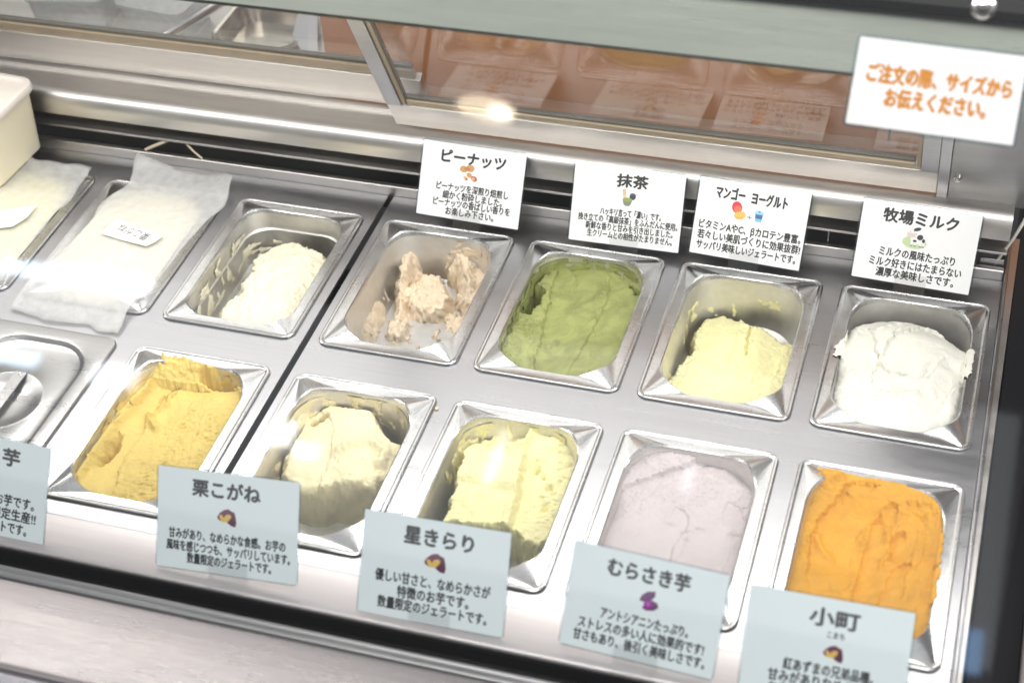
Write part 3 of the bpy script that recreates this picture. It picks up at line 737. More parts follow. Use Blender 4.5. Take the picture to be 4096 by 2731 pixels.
f.build("pale_yellow_sweet_potato_gelato", 1, 1, GH, "pale yellow gelato with a raised left slab beside a lower torn half", "pale sweet potato")

# mauve
f = Field(9)
f.h[:] = -9 - 0.0002 * f.x ** 2
led = sdpoly([(-90, 0), (-72, 18), (-60, 46), (-31, 72), (-4, 92), (7, 120), (-90, 120)], f.x, f.y) + 1.0 * f.nz(7, 2)
f.h += 5.0 * sstep(-1.2, 1.2, led) - 3 * np.exp(-((led + 8) / 10) ** 2)
f.bump(-36, 72, 20, 9, -3)
f.h -= 5 * sstep(84, 100, f.y + 0.25 * f.x) * sstep(-10, 40, f.x)
f.h += 1.2 * f.nz(30, 5)
f.stroke(bez((-10, 14), (-18, -30), (-22, -100)), 20, 2.4, 1.0); f.stroke(bez((38, 30), (30, -30), (28, -100)), 22, 2.6, 1.0)
for q in ((-8, 8, 6, 2), (10, 2, 8, 2), (22, 8, 6, 2), (58, 10, 6, 3), (12, -8, 2, 2)): f.bump(*q, -2.6)
f.rough = np.clip(f.rough, 0.45, 1)
f.grain(0.9, 9, 1); f.grain(1.5, 3.0, 3, mask=sstep(0, 20, f.y)); f.grain(1.6, 4, 4, rot=0.8, aniso=2, tear=True, mask=f.area(30, 60, 34, 34))
GV = gelato_mat("mauve_gelato", (0.60, 0.53, 0.53), fleck=(0.42, 0.33, 0.34), fleck_amt=0.025, var=0.05)
f.build("purple_sweet_potato_gelato", 2, 1, GV, "pale mauve gelato smoothed flat with a curved ledge", "purple sweet potato")

# orange
f = Field(10, hx=76, hy=112)
f.h[:] = -9 + 12 * sstep(60, 95, f.y) + 5 * sstep(40, 62, f.x)
f.bump(-12, 20, 34, 45, -10); f.h += 2.0 * f.nz(26, 5)
f.stroke(bez((-10, 85), (-45, 40), (-30, -20)), 20, 6, 1.6); f.stroke(bez((20, 60), (20, -20), (10, -100)), 22, 5, 2.0)
f.stroke(bez((34, 42), (38, 20), (30, 12)), 15, 6.0, 2.4); f.stroke(bez((40, 0), (36, -40), (28, -90)), 18, 4.2, 1.6)
f.stroke(bez((-20, 82), (0, 74), (20, 74)), 13, 4, 1.6)
f.ridge([(-50, 32), (-44, 18), (-34, 8)], 4, 4.5); f.ridge([(8, 72), (14, 60), (16, 44)], 4, 3.5)
f.bump(-50, 95, 10, 10, 7); f.bump(-40, 97, 5, 5, 5)
f.rough = np.clip(f.rough, 0.45, 1)
f.grain(1.3, 7, 1); f.grain(0.7, 2.6, 2)
f.grain(3.0, 5, 3, mask=f.area(-48, 92, 22, 14) + f.area(38, 75, 26, 20) + f.area(8, 60, 14, 18)); f.grain(1.8, 4, 4, rot=0.5, aniso=2, tear=True, mask=f.area(-5, 30, 20, 18) + f.area(38, 66, 24, 22))
n9 = f.nz(6, 9)
over = ((f.y > 85) & (f.y < 104 + 3 * n9) & (np.abs(f.x + 18) < 44 + 4 * n9)) | ((f.x > 55) & (f.x < 67.5 + 1.5 * n9) & (f.y > -40) & (f.y < 50))
GO = gelato_mat("orange_gelato", (0.735, 0.35, 0.012), var=0.12)
f.build("orange_sweet_potato_gelato", 3, 1, GO, "bright orange gelato heaped to a ragged back edge", "orange sweet potato", over=over, rz=-0.2)

def smear(g, mat, seed, bias, zlo=-0.050, scale=9.0):
    """thin gelato film left on the pan wall; bias(x, y, v) raises the cover, v runs from the rim (0) down (1)"""
    A = rrect(PW / 2 - 0.0172, PL / 2 - 0.0177, 0.043, -0.003, 18, 30); B = rrect(PW / 2 - 0.0206, PL / 2 - 0.0215, 0.043, zlo, 18, 30)
    n = len(A); nv = 46; P = np.zeros((nv, n, 3)); a = np.array(A); b = np.array(B)
    for j in range(nv): P[j] = a + (b - a) * j / (nv - 1)
    per = np.concatenate([[0], np.cumsum(np.hypot(*(np.diff(a[:, :2], axis=0).T)))]) * 1000
    uu = np.repeat(per[None], nv, 0); vv = np.repeat((np.linspace(0, 1, nv) * -zlo * 1000)[:, None], n, 1)
    m = fbm(uu, vv * 0.7, scale, seed, 5, 0.6) + bias(P[:, :, 0] * 1000, P[:, :, 1] * 1000, vv / (-zlo * 1000))
    th = 0.0003 + np.clip(m, 0, 0.5) * 0.0025 + 0.0003 * fbm(uu, vv, 3.0, seed + 9, 3)
    rad = np.hypot(P[:, :, 0], P[:, :, 1]); P[:, :, 0] -= P[:, :, 0] / rad * th; P[:, :, 1] -= P[:, :, 1] / rad * th
    keep = m > 0; F = []
    for j in range(nv - 1):
        for i in range(n):
            k = (i + 1) % n
            if keep[j, i] and keep[j, k] and keep[j + 1, i] and keep[j + 1, k]: F.append((j * n + i, (j + 1) * n + i, (j + 1) * n + k, j * n + k))
    if not F: return
    par = {}
    def find(q):
        while par.setdefault(q, q) != q: par[q] = par[par[q]]; q = par[q]
        return q
    for f_ in F:
        for q in f_[1:]: par[find(q)] = find(f_[0])
    groups = {}
    for f_ in F: groups.setdefault(find(f_[0]), []).append(f_)
    for fs in sorted(groups.values(), key=len, reverse=True)[:6]:
        if len(fs) < 25: continue
        used = sorted({q for f_ in fs for q in f_}); mp = {q: i for i, q in enumerate(used)}
        mesh_obj("gelato_smear", [P.reshape(-1, 3)[q] for q in used], [tuple(mp[q] for q in f_) for f_ in fs], mat, g, smooth=180)
GG = {o.name: o for o in col.objects if o.get("category") == "gelato"}
lft = lambda x: np.clip((-x - 30) / 30, 0, 1)
bck = lambda y: np.clip((y - 60) / 35, 0, 1)
smear(GG["peanut_gelato"], GP, 41, lambda x, y, v: -0.45 + 0.40 * lft(x) * np.clip((30 - y) / 60, 0, 1) + 0.35 * bck(y) * (x > -5) + 0.2 * v)
smear(GG["matcha_gelato"], GM, 42, lambda x, y, v: -0.10 + 0.5 * lft(x) + 0.5 * bck(y) - 0.1 * (1 - v))
smear(GG["mango_yoghurt_gelato"], GY, 43, lambda x, y, v: -0.62 + 0.25 * lft(x) + 0.22 * bck(y) + 0.5 * v)
smear(GG["cream_gelato"], GC, 44, lambda x, y, v: -0.55 + 0.40 * lft(x) + 0.55 * v)
smear(GG["chestnut_sweet_potato_gelato"], GK, 45, lambda x, y, v: -0.38 + 0.40 * lft(x) * np.clip((y + 20) / 60, 0, 1) + 0.40 * bck(y) + 0.1 * v)
smear(GG["pale_yellow_sweet_potato_gelato"], GH, 46, lambda x, y, v: -0.40 + 0.40 * lft(x) * np.clip((y + 10) / 60, 0, 1) + 0.36 * bck(y) + 0.1 * v)
smear(GG["yellow_sweet_potato_gelato"], GB, 47, lambda x, y, v: -0.20 + 0.4 * lft(x) + 0.3 * bck(y))

# hidden mounds that show through the two parchment sheets
for c, s_ in ((-2, 12), (-3, 13)):
    f = Field(s_, step=2.0)
    f.h[:] = 7.0 - 0.0010 * f.x ** 2 - 0.0006 * f.y ** 2 + 0.9 * f.nz(26, 2)
    f.build("covered_gelato", c, 0, GC if c == -2 else GY,
            "cream gelato showing through the parchment with the handwritten slip" if c == -2 else "yellowish gelato showing through the parchment beside the plastic tub", "covered")

# ------------------------------------------------------------------ parchment, slips, tub, lid
def sheet(name, corners, nx, ny, zf, mat, wav, seed):
    """corners: tl, tr, br, bl in plan; zf(u, v) height"""
    V, F = [], []; tl, tr, br, bl = [Vector((*c, 0)) for c in corners]
    for j in range(ny + 1):
        v = j / ny
        for i in range(nx + 1):
            u = i / nx
            p = tl.lerp(tr, u).lerp(bl.lerp(br, u), v)
            e = min(u, 1 - u, v, 1 - v)
            k = max(0, 1 - e * 9)
            p.x += wav * k * float(vnoise(np.array(v * 7 + 40), np.array(u * 7 + 3), seed)); p.y += wav * k * float(vnoise(np.array(u * 8 + 40), np.array(v * 5 + 9), seed + 1))
            p.z = zf(u, v) + 0.0016 * float(fbm(np.array(u * 9 + 30), np.array(v * 12 + 8), 2.4, seed, 3))
            V.append(p)
    for j in range(ny):
        for i in range(nx):
            a = j * (nx + 1) + i; F.append((a, a + nx + 1, a + nx + 2, a + 1))
    o = mesh_obj(name, V, F, mat, None, smooth=180)
    s = o.modifiers.new("thickness", 'SOLIDIFY'); s.thickness = 0.00025
    return o
def zf1(u, v):
    z = 0.0085 + 0.003 * math.sin(math.pi * u) * math.sin(math.pi * min(1, v))
    if v < 0.14: z += 0.018 * ((0.14 - v) / 0.14) * (0.35 + 0.65 * abs(2 * u - 1) ** 2)
    if v > 0.86: z -= 0.005 * ((v - 0.86) / 0.14)
    return z
p1 = sheet("parchment_sheet", [(-0.338, 0.030), (-0.201, 0.008), (-0.226, -0.268), (-0.372, -0.266)], 30, 44, zf1, PAPER, 0.006, 3)
tag(p1, "translucent parchment sheet draped over a pan, curled at the back, with a slip on it", "parchment paper", "parchment sheets over the pans")
p2 = sheet("parchment_sheet", [(-0.555, 0.006), (-0.394, 0.004), (-0.400, -0.225), (-0.56, -0.23)], 26, 36, lambda u, v: 0.0085 + 0.002 * math.sin(math.pi * u) + (0.003 if v < 0.05 else 0), PAPER, 0.004, 8)
tag(p2, "translucent parchment sheet over a pan at the left edge, under the plastic tub", "parchment paper", "parchment sheets over the pans")
def flat_poly(name, pts, z, mat, parent=None, th=0.0004):
    n = len(pts); V = [(x, y, z) for x, y in pts] + [(x, y, z + th) for x, y in pts]
    F = [tuple(range(n))[::-1], tuple(range(n, 2 * n))] + [(i, (i + 1) % n, n + (i + 1) % n, n + i) for i in range(n)]
    return mesh_obj(name, V, F, mat, parent)
sl = flat_poly("paper_slip", [(-0.3150, -0.089), (-0.281, -0.098), (-0.2430, -0.108), (-0.247, -0.121), (-0.2540, -0.131), (-0.288, -0.127), (-0.3190, -0.121)], 0.0142, SLIP)
tag(sl, "torn white slip with black handwriting lying on the draped parchment", "paper slip")
sl2 = flat_poly("paper_slip", [(-0.47, -0.110), (-0.424, -0.086), (-0.424, -0.112), (-0.432, -0.132), (-0.47, -0.15)], 0.0135, SLIP)
tag(sl2, "plain white slip lying on the left parchment at the picture edge", "paper slip")

# white plastic tub
tub = empty("plastic_tub", (-0.487, 0.038, 0.0125), (0, 0, R_(-4)))
tag(tub, "cream plastic tub with a frosted snap-on lid at the left edge", "plastic tub")
def shift(r, dx, dy): return [(p[0] + dx, p[1] + dy, p[2]) for p in r]
TX, TY = -0.063, -0.055
loft("tub_body", [shift(rrect(0.066, 0.050, 0.012, 0.0), TX, TY), shift(rrect(0.069, 0.053, 0.014, 0.002), TX, TY), shift(rrect(0.0735, 0.0565, 0.016, 0.085), TX, TY), shift(rrect(0.0735, 0.0565, 0.016, 0.087), TX, TY)], TUBW, tub, smooth=50)
loft("tub_lid", [shift(rrect(0.0770, 0.0600, 0.018, 0.0845), TX, TY), shift(rrect(0.0785, 0.0615, 0.019, 0.087), TX, TY), shift(rrect(0.0785, 0.0615, 0.019, 0.093), TX, TY), shift(rrect(0.0770, 0.0600, 0.018, 0.0955), TX, TY), shift(rrect(0.0715, 0.0545, 0.015, 0.0958), TX, TY), shift(rrect(0.0700, 0.0530, 0.014, 0.0925), TX, TY)], LIDW, tub, smooth=40)

# steel lid on the front-left pan
lid = empty("pan_lid", (-0.2975, -0.398, 0))
tag(lid, "flat steel pan lid with a recessed oval and round finger dish", "pan lid")
def sring(z, r): return rrect(r, r, r, z)
loft("lid_plate", [rrect(0.0815, 0.118, 0.012, 0.0002), rrect(0.0822, 0.1187, 0.0125, 0.0020), rrect(0.0812, 0.1177, 0.012, 0.0036), rrect(0.0785, 0.115, 0.010, 0.0040), rrect(0.0668, 0.1010, 0.045, 0.0040), rrect(0.0648, 0.0990, 0.044, 0.0034), rrect(0.0620, 0.0962, 0.043, 0.0006), rrect(0.0605, 0.0947, 0.042, 0.0), sring(0.0, 0.0470), sring(0.0009, 0.0455), sring(0.0006, 0.0435), sring(-0.0022, 0.036), sring(-0.0040, 0.024), sring(-0.0045, 0.008)], LIDM, lid, smooth=40)
box("lid_handle", -0.007, 0.007, -0.0445, 0.0445, 0.0010, 0.0024, LIDM, lid, bev=0.0005)
for sy in (-1, 1):
    b = lathe("rivet", [(0.0001, 0.0014), (0.0016, 0.0011), (0.0022, 0.0)], CHROME, lid, 10); b.location = (0, sy * 0.041, 0.0024)
tag(loft("steel_pan", pan_rings(DEPTH), PANM, None, smooth=24), "steel pan beneath the flat lid", "ice cream pan", "steel pans set in the counter").location = (-0.2975, -0.398, -0.0042)

# ------------------------------------------------------------------ lettering
def text_mesh(name, body, width, height, mat, parent, bold=0.02, shear=0.0, center=(0, 0), z=0.0, max_w=None, align='CENTER', spacing=1.0, rot=0.0):
    cu = bpy.data.curves.new(name, 'FONT'); cu.body = body; cu.size = 1.0; cu.shear = shear
    cu.resolution_u = 2; cu.fill_mode = 'FRONT'; cu.space_character = spacing
    t = bpy.data.objects.new(name + "_tmp", cu); col.objects.link(t)
    dg = bpy.context.evaluated_depsgraph_get(); me = bpy.data.meshes.new_from_object(t.evaluated_get(dg))
    bpy.data.objects.remove(t); bpy.data.curves.remove(cu)
    n = len(me.vertices)
    co = np.empty(n * 3, np.float32); me.vertices.foreach_get("co", co); co = co.reshape(-1, 3)
    if n:
        mn, mxx = co.min(0), co.max(0); w = mxx[0] - mn[0]
        kx = width / max(w, 1e-6); ky = height / 0.92
        co[:, 0] = (co[:, 0] - (mn[0] + mxx[0]) / 2) * kx; co[:, 1] = (co[:, 1] - 0.38) * ky
        if rot:
            c_, s__ = math.cos(rot), math.sin(rot); co[:, :2] = np.stack([co[:, 0] * c_ - co[:, 1] * s__, co[:, 0] * s__ + co[:, 1] * c_], 1)
        co[:, 0] += center[0]; co[:, 1] += center[1]; co[:, 2] = z
        me.vertices.foreach_set("co", co.ravel())
    if bold and n:
        bm = bmesh.new(); b = bold * height
        for k, (ox, oy) in enumerate(((-b, 0), (b, 0), (0, -b), (0, b))):
            m2 = me.copy(); c2 = co.copy(); c2[:, 0] += ox; c2[:, 1] += oy; c2[:, 2] += 0.000012 * k
            m2.vertices.foreach_set("co", c2.ravel()); bm.from_mesh(m2); bpy.data.meshes.remove(m2)
        bm.to_mesh(me); bm.free()
    me.name = name; me.materials.clear(); me.materials.append(mat); me.update()
    return me
def join_meshes(name, meshes, mat, parent):
    bm = bmesh.new()
    for m in meshes:
        bm.from_mesh(m); bpy.data.meshes.remove(m)
    me = bpy.data.meshes.new(name); bm.to_mesh(me); bm.free(); me.materials.append(mat)
    for p in me.polygons: p.material_index = 0
    o = bpy.data.objects.new(name, me); link(o, parent)
    return o
PALETTE = {}
def pmat(c):
    k = tuple(round(v, 3) for v in c)
    if k not in PALETTE: PALETTE[k] = plain("print_ink_%02d" % len(PALETTE), c, 0.5)
    return PALETTE[k]
class Pic:
    """a small printed picture: flat coloured shapes stacked 30 microns apart"""
    def __init__(s): s.V, s.F, s.I, s.M, s.k = [], [], [], [], 0
    def poly(s, pts, c):
        m = pmat(c)
        if m not in s.M: s.M.append(m)
        b = len(s.V); z = 0.00003 * s.k; s.k += 1
        s.V += [(x, y, z) for x, y in pts]; s.F.append(tuple(range(b, b + len(pts)))); s.I.append(s.M.index(m))
    def ell(s, cx, cy_, rx, ry, c, rot=0, n=20, squash=0):
        a = R_(rot); P = []
        for i in range(n):
            t = 2 * math.pi * i / n; x = rx * math.cos(t); y = ry * math.sin(t) * (1 - squash * math.cos(2 * t))
            P.append((cx + x * math.cos(a) - y * math.sin(a), cy_ + x * math.sin(a) + y * math.cos(a)))
        s.poly(P, c)
    def build(s, name, parent, cx, cy_, k, z):
        o = mesh_obj(name, [(cx + x * k, cy_ + y * k, z + q) for x, y, q in s.V], s.F, s.M, parent, idx=s.I)
        return o
def pic_peanut():
    p = Pic(); b = (0.62, 0.33, 0.14); d = (0.50, 0.24, 0.09)
    p.ell(-0.28, 0.30, 0.26, 0.20, b); p.ell(0.12, 0.40, 0.26, 0.22, b); p.ell(-0.08, 0.34, 0.18, 0.13, d)
    p.ell(0.10, -0.02, 0.18, 0.14, b, -25); p.ell(0.42, -0.20, 0.20, 0.16, (0.45, 0.10, 0.06), -25); p.ell(0.38, -0.22, 0.12, 0.12, (0.75, 0.42, 0.18), -25)
    p.ell(-0.12, -0.22, 0.14, 0.10, (0.80, 0.50, 0.24), -40); p.ell(-0.04, -0.28, 0.08, 0.09, (0.6, 0.22, 0.12), -40); return p, "peanut_picture"
def pic_matcha():
    p = Pic()
    p.poly([(-0.42, 0.55), (-0.18, 0.60), (-0.10, 0.0), (-0.30, 0.0)], (0.72, 0.50, 0.28)); p.ell(-0.20, 0.05, 0.12, 0.16, (0.78, 0.58, 0.36))
    p.ell(0.34, 0.12, 0.22, 0.24, (0.06, 0.065, 0.08)); p.poly([(0.30, 0.32), (0.70, 0.22), (0.71, 0.25), (0.30, 0.36)], (0.5, 0.4, 0.3)); p.ell(0.34, 0.26, 0.19, 0.07, (0.10, 0.11, 0.13))
    p.poly([(-0.34, -0.12), (0.34, -0.12), (0.24, -0.46), (0.12, -0.56), (-0.12, -0.56), (-0.24, -0.46)], (0.25, 0.26, 0.20)); p.ell(0, -0.12, 0.34, 0.13, (0.32, 0.33, 0.26)); p.ell(0, -0.13, 0.29, 0.095, (0.30, 0.42, 0.06)); return p, "tea_bowl_picture"
def pic_mango():
    p = Pic()
    p.ell(-0.62, 0.22, 0.30, 0.36, (0.72, 0.06, 0.10), 20); p.ell(-0.56, 0.10, 0.22, 0.24, (0.84, 0.20, 0.10), 20); p.ell(-0.38, -0.22, 0.34, 0.24, (0.92, 0.48, 0.10), 15)
    for i in range(4):
        x = -0.62 + i * 0.15; p.poly([(x, -0.36), (x + 0.02, -0.36), (x + 0.08, -0.04), (x + 0.06, -0.04)], (0.98, 0.72, 0.34))
    for i in range(2):
        y = -0.27 + i * 0.13; p.poly([(-0.66, y), (-0.66, y + 0.02), (-0.10, y + 0.04), (-0.10, y + 0.02)], (0.98, 0.72, 0.34))
    g = (0.06, 0.06, 0.06); p.poly([(0.06, -0.26), (0.32, -0.26), (0.32, -0.23), (0.06, -0.23)], g); p.poly([(0.175, -0.37), (0.205, -0.37), (0.205, -0.12), (0.175, -0.12)], g)
    p.poly([(0.48, 0.16), (0.98, 0.16), (0.90, -0.42), (0.56, -0.42)], (0.25, 0.55, 0.78)); p.ell(0.73, 0.16, 0.25, 0.10, (0.45, 0.72, 0.86)); p.ell(0.73, 0.16, 0.08, 0.04, (0.10, 0.22, 0.42))
    p.poly([(0.51, 0.0), (0.95, 0.0), (0.92, -0.24), (0.54, -0.24)], (0.08, 0.16, 0.40)); return p, "mango_and_yoghurt_picture"
def pic_cow():
    p = Pic(); w = (0.86, 0.86, 0.85); k = (0.05, 0.055, 0.06)
    p.ell(0.05, -0.30, 0.62, 0.34, (0.55, 0.68, 0.36)); p.ell(0.22, -0.10, 0.40, 0.28, w)
    for x in (-0.08, 0.10, 0.36, 0.52):
        p.poly([(x - 0.06, -0.48), (x + 0.06, -0.48), (x + 0.06, -0.12), (x - 0.06, -0.12)], w); p.poly([(x - 0.06, -0.52), (x + 0.06, -0.52), (x + 0.06, -0.44), (x - 0.06, -0.44)], (0.3, 0.32, 0.34))
    p.ell(0.30, 0.0, 0.16, 0.14, k, 20); p.ell(0.50, -0.16, 0.08, 0.10, k); p.ell(0.06, -0.22, 0.10, 0.06, k)
    p.ell(-0.16, 0.22, 0.28, 0.28, w); p.ell(0.10, 0.40, 0.20, 0.09, k, 20); p.ell(-0.24, 0.40, 0.12, 0.07, w, -20); p.ell(-0.16, 0.06, 0.22, 0.12, (0.72, 0.62, 0.60))
    for x in (-0.25, -0.04): p.ell(x, 0.24, 0.03, 0.015, k)
    for x in (-0.33, 0.06): p.ell(x, 0.16, 0.05, 0.04, (0.85, 0.5, 0.5))
    return p, "cow_picture"
def pic_potato():
    p = Pic(); v = (0.12, 0.035, 0.075); v2 = (0.17, 0.045, 0.10); y = (0.78, 0.52, 0.13)
    p.poly([(-0.62, -0.02), (-0.46, 0.22), (-0.22, 0.42), (0.06, 0.50), (0.30, 0.38), (0.44, 0.34), (0.40, 0.10), (0.30, -0.12), (-0.10, -0.22), (-0.42, -0.24), (-0.54, -0.16)], v2)
    p.poly([(0.0, -0.28), (0.10, 0.06), (0.30, 0.30), (0.44, 0.34), (0.52, 0.10), (0.58, -0.24), (0.52, -0.50), (0.26, -0.46)], v)
    p.poly([(-0.50, 0.08), (-0.34, 0.14), (-0.20, -0.04), (-0.06, 0.16), (0.20, 0.20), (0.26, 0.06), (0.10, -0.20), (-0.16, -0.28), (-0.38, -0.26)], y); return p, "sweet_potato_picture"
def pic_purple():
    p = Pic(); v = (0.16, 0.055, 0.17); m = (0.38, 0.04, 0.36)
    p.poly([(-0.50, -0.10), (-0.40, 0.20), (-0.15, 0.42), (0.22, 0.50), (0.24, 0.24), (0.05, -0.05), (-0.20, -0.14)], v)
    p.poly([(-0.28, -0.34), (-0.10, -0.12), (0.16, 0.02), (0.40, -0.06), (0.48, -0.26), (0.28, -0.46), (-0.08, -0.54), (-0.28, -0.46)], v); p.ell(-0.06, -0.22, 0.20, 0.19, m, 30); p.ell(-0.04, -0.20, 0.11, 0.10, (0.52, 0.10, 0.50), 30); return p, "purple_potato_picture"

CARD_T = 0.0007
def card(name, plane, x_mid, s_bot, w, h, rot, paper, border, label, lines, pic=None, ink=INK, cat="name card", group="flavour cards"):
    """plane = (y0, tilt): laminated card standing on a tilted plane; lines = (text, width, height, x, y, bold) in card fractions from top-left"""
    y0, tilt = plane; a = R_(tilt)
    org = Vector((x_mid, y0, 0)) + Vector((0, math.cos(a), math.sin(a))) * s_bot
    e = empty(name, org); e.rotation_euler = (a, R_(0), 0)
    e.rotation_euler = (Matrix.Rotation(a, 3, 'X') @ Matrix.Rotation(rot, 3, 'Z')).to_euler()
    tag(e, label, cat, group)
    loft("paper_insert", [[(x, y + h / 2, 0) for x, y, _ in rrect(w / 2, h / 2, 0.0012, 0)], [(x, y + h / 2, CARD_T) for x, y, _ in rrect(w / 2, h / 2, 0.0012, 0)]], paper, e, smooth=30)
    b = border
    if b:
        rr0 = rrect(w / 2 + b, h / 2 + b, 0.005, 0); rr1 = rrect(w / 2 + 0.0001, h / 2 + 0.0001, 0.0012, 0)
        R = [[(x, y + h / 2, z) for x, y, _ in q] for q, z in ((rr1, 0.0001), (rr0, 0.0001), (rr0, 0.0005), (rr1, 0.0005))]
        loft("laminate_edge", R, LAMI, e, smooth=30, cap=False)
    zt = CARD_T + 0.00008; titles, bodies = [], []
    for (t, lw, lh, lx, ly, bold) in lines:
        me = text_mesh("txt", t, lw * w, lh * h, ink, e, bold=bold, center=((lx - 0.5) * w, (1 - ly) * h), z=zt)
        if lh < 0.07:
            join_meshes("kana_lettering", [me], ink, e); continue
        (titles if lh > 0.125 or len(bodies) == 0 and lh > 0.115 else bodies).append(me)
    if paper is CARDW and ink is INK:
        for nm_, grp_ in (("show_through_title", titles), ("show_through_text", bodies)):
            bk = []
            for m_ in grp_:
                m2 = m_.copy(); q = np.empty(len(m2.vertices) * 3, np.float32); m2.vertices.foreach_get("co", q); q[2::3] = -0.00008 - (q[2::3] - zt); m2.vertices.foreach_set("co", q); bk.append(m2)
            if bk: join_meshes(nm_, bk, INKB, e)
    if titles: join_meshes("title_lettering", titles, ink, e)
    if bodies: join_meshes("body_lettering", bodies, ink, e)
    if pic:
        p, nm = pic[0](); p.build(nm, e, (pic[1] - 0.5) * w, (1 - pic[2]) * h, pic[3] * h, zt)
    return e
def holder(x, y, w, label, group="clear card stands", tilt=60, s_bot=0.004, hh=0.013):
    a = R_(tilt); up = Vector((0, math.cos(a), math.sin(a))); nn = Vector((0, -math.sin(a), math.cos(a)))
    e = empty("card_stand", (x, y, 0)); tag(e, label, "card stand", group)
    def slab(nm, pts2):
        n = len(pts2); V = [(-w / 2, p[0], p[1]) for p in pts2] + [(w / 2, p[0], p[1]) for p in pts2]
        F = [(i, (i + 1) % n, n + (i + 1) % n, n + i) for i in range(n)] + [tuple(range(n))[::-1], tuple(range(n, 2 * n))]
        o = mesh_obj(nm, V, F, ACRYL, e, smooth=30)
        bm = bmesh.new(); bm.from_mesh(o.data); bmesh.ops.recalc_face_normals(bm, faces=bm.faces); bm.to_mesh(o.data); bm.free()
    def pt(s, t):
        q = up * s + nn * t; return (q.y, q.z)
    slab("base", [(-0.012, 0.0012), (0.022, 0.0012), (0.022, 0.0028), (-0.012, 0.0028)])
    slab("front_tab", [pt(0.0032, 0.0022), pt(s_bot + hh, 0.0022), pt(s_bot + hh, 0.0036), pt(0.0045, 0.0036)])
    slab("back_tab", [pt(0.0050, -0.0016), pt(s_bot + hh * 1.6, -0.0016), pt(s_bot + hh * 1.6, -0.0004), pt(0.0045, -0.0004)])
    return e
BK = (-0.004, 60); FT = (-0.574, 58)
TB = 0.044; BB = 0.032
card("flavour_card", BK, 0.0992, 0.0140, 0.1265, 0.0880, R_(-1.3), CARDW, 0.0022, "white card titled ピーナッツ with a peanut picture, behind the peanut pan",
     [("ピーナッツ", 0.62, 0.175, 0.50, 0.17, TB), ("ピーナッツを深煎り焙煎し", 0.70, 0.105, 0.52, 0.575, BB), ("細かく粉砕しました。", 0.58, 0.105, 0.53, 0.685, BB),
      ("ピーナッツの香ばしい香りを", 0.75, 0.105, 0.53, 0.79, BB), ("お楽しみ下さい。", 0.47, 0.105, 0.52, 0.90, BB)], (pic_peanut, 0.46, 0.38, 0.22))
card("flavour_card", BK, 0.2892, 0.0112, 0.1295, 0.0885, R_(0.8), CARDW, 0.0022, "white card titled 抹茶 with a tea bowl picture, behind the green pan",
     [("抹茶", 0.28, 0.165, 0.53, 0.155, TB), ("ハッキリ言って「濃い」です。", 0.55, 0.095, 0.54, 0.575, BB), ("挽き立ての「高級抹茶」をふんだんに使用。", 0.90, 0.095, 0.52, 0.675, BB),
      ("新鮮な香りと甘みを引き出しました。", 0.79, 0.095, 0.54, 0.775, BB), ("生クリームとの相性がたまりません。", 0.77, 0.095, 0.55, 0.875, BB)], (pic_matcha, 0.50, 0.37, 0.19))
card("flavour_card", BK, 0.4292, 0.0134, 0.1255, 0.0868, R_(-1.9), CARDW, 0.0022, "white card titled マンゴー ヨーグルト with mango and cup pictures",
     [("マンゴー", 0.26, 0.16, 0.29, 0.16, TB), ("ヨーグルト", 0.32, 0.16, 0.645, 0.17, TB), ("ビタミンAやC、βカロテン豊富。", 0.92, 0.115, 0.51, 0.60, BB), ("若々しい美肌づくりに効果抜群!", 0.93, 0.115, 0.515, 0.735, BB),
      ("サッパリ美味しいジェラートです。", 0.90, 0.115, 0.505, 0.87, BB)], (pic_mango, 0.46, 0.37, 0.22))
card("flavour_card", BK, 0.6138, 0.0130, 0.1275, 0.0875, R_(-1.4), CARDW, 0.0022, "white card titled 牧場ミルク with a cow picture, behind the milk pan",
     [("牧場ミルク", 0.63, 0.17, 0.50, 0.16, TB), ("ミルクの風味たっぷり", 0.64, 0.115, 0.52, 0.62, BB), ("ミルク好きにはたまらない", 0.78, 0.115, 0.52, 0.755, BB), ("濃厚な美味しさです。", 0.66, 0.115, 0.53, 0.885, BB)], (pic_cow, 0.47, 0.385, 0.24))
card("flavour_card", FT, -0.2205, -0.002, 0.1420, 0.1005, R_(-1.0), CARDB, 0.0016, "daylight-tinted card cut off by the left picture edge, title ending in 芋",
     [("芋", 0.13, 0.17, 0.71, 0.17, TB), ("お芋です。", 0.30, 0.115, 0.76, 0.60, BB), ("限定生産!!", 0.34, 0.115, 0.76, 0.735, BB), ("ジェラートです。", 0.46, 0.115, 0.635, 0.87, BB)])
card("flavour_card", FT, 0.0455, 0.0078, 0.1440, 0.0978, R_(3.4), CARDB, 0.0016, "daylight-tinted card titled 栗こがね with a cut sweet potato picture",
     [("栗こがね", 0.48, 0.165, 0.49, 0.17, TB), ("甘みがあり、なめらかな食感。お芋の", 0.83, 0.105, 0.50, 0.645, BB), ("風味を感じつつも、サッパリしています。", 0.88, 0.105, 0.51, 0.765, BB), ("数量限定のジェラートです。", 0.60, 0.105, 0.52, 0.88, BB)], (pic_potato, 0.50, 0.43, 0.17))
card("flavour_card", FT, 0.2500, 0.0010, 0.1400, 0.0978, R_(1.3), CARDB, 0.0016, "daylight-tinted card titled 星きらり with a cut sweet potato picture",
     [("星きらり", 0.47, 0.17, 0.52, 0.17, TB), ("優しい甘さと、なめらかさが", 0.79, 0.115, 0.50, 0.60, BB), ("特徴のお芋です。", 0.49, 0.115, 0.51, 0.735, BB), ("数量限定のジェラートです。", 0.75, 0.115, 0.51, 0.86, BB)], (pic_potato, 0.51, 0.40, 0.18))
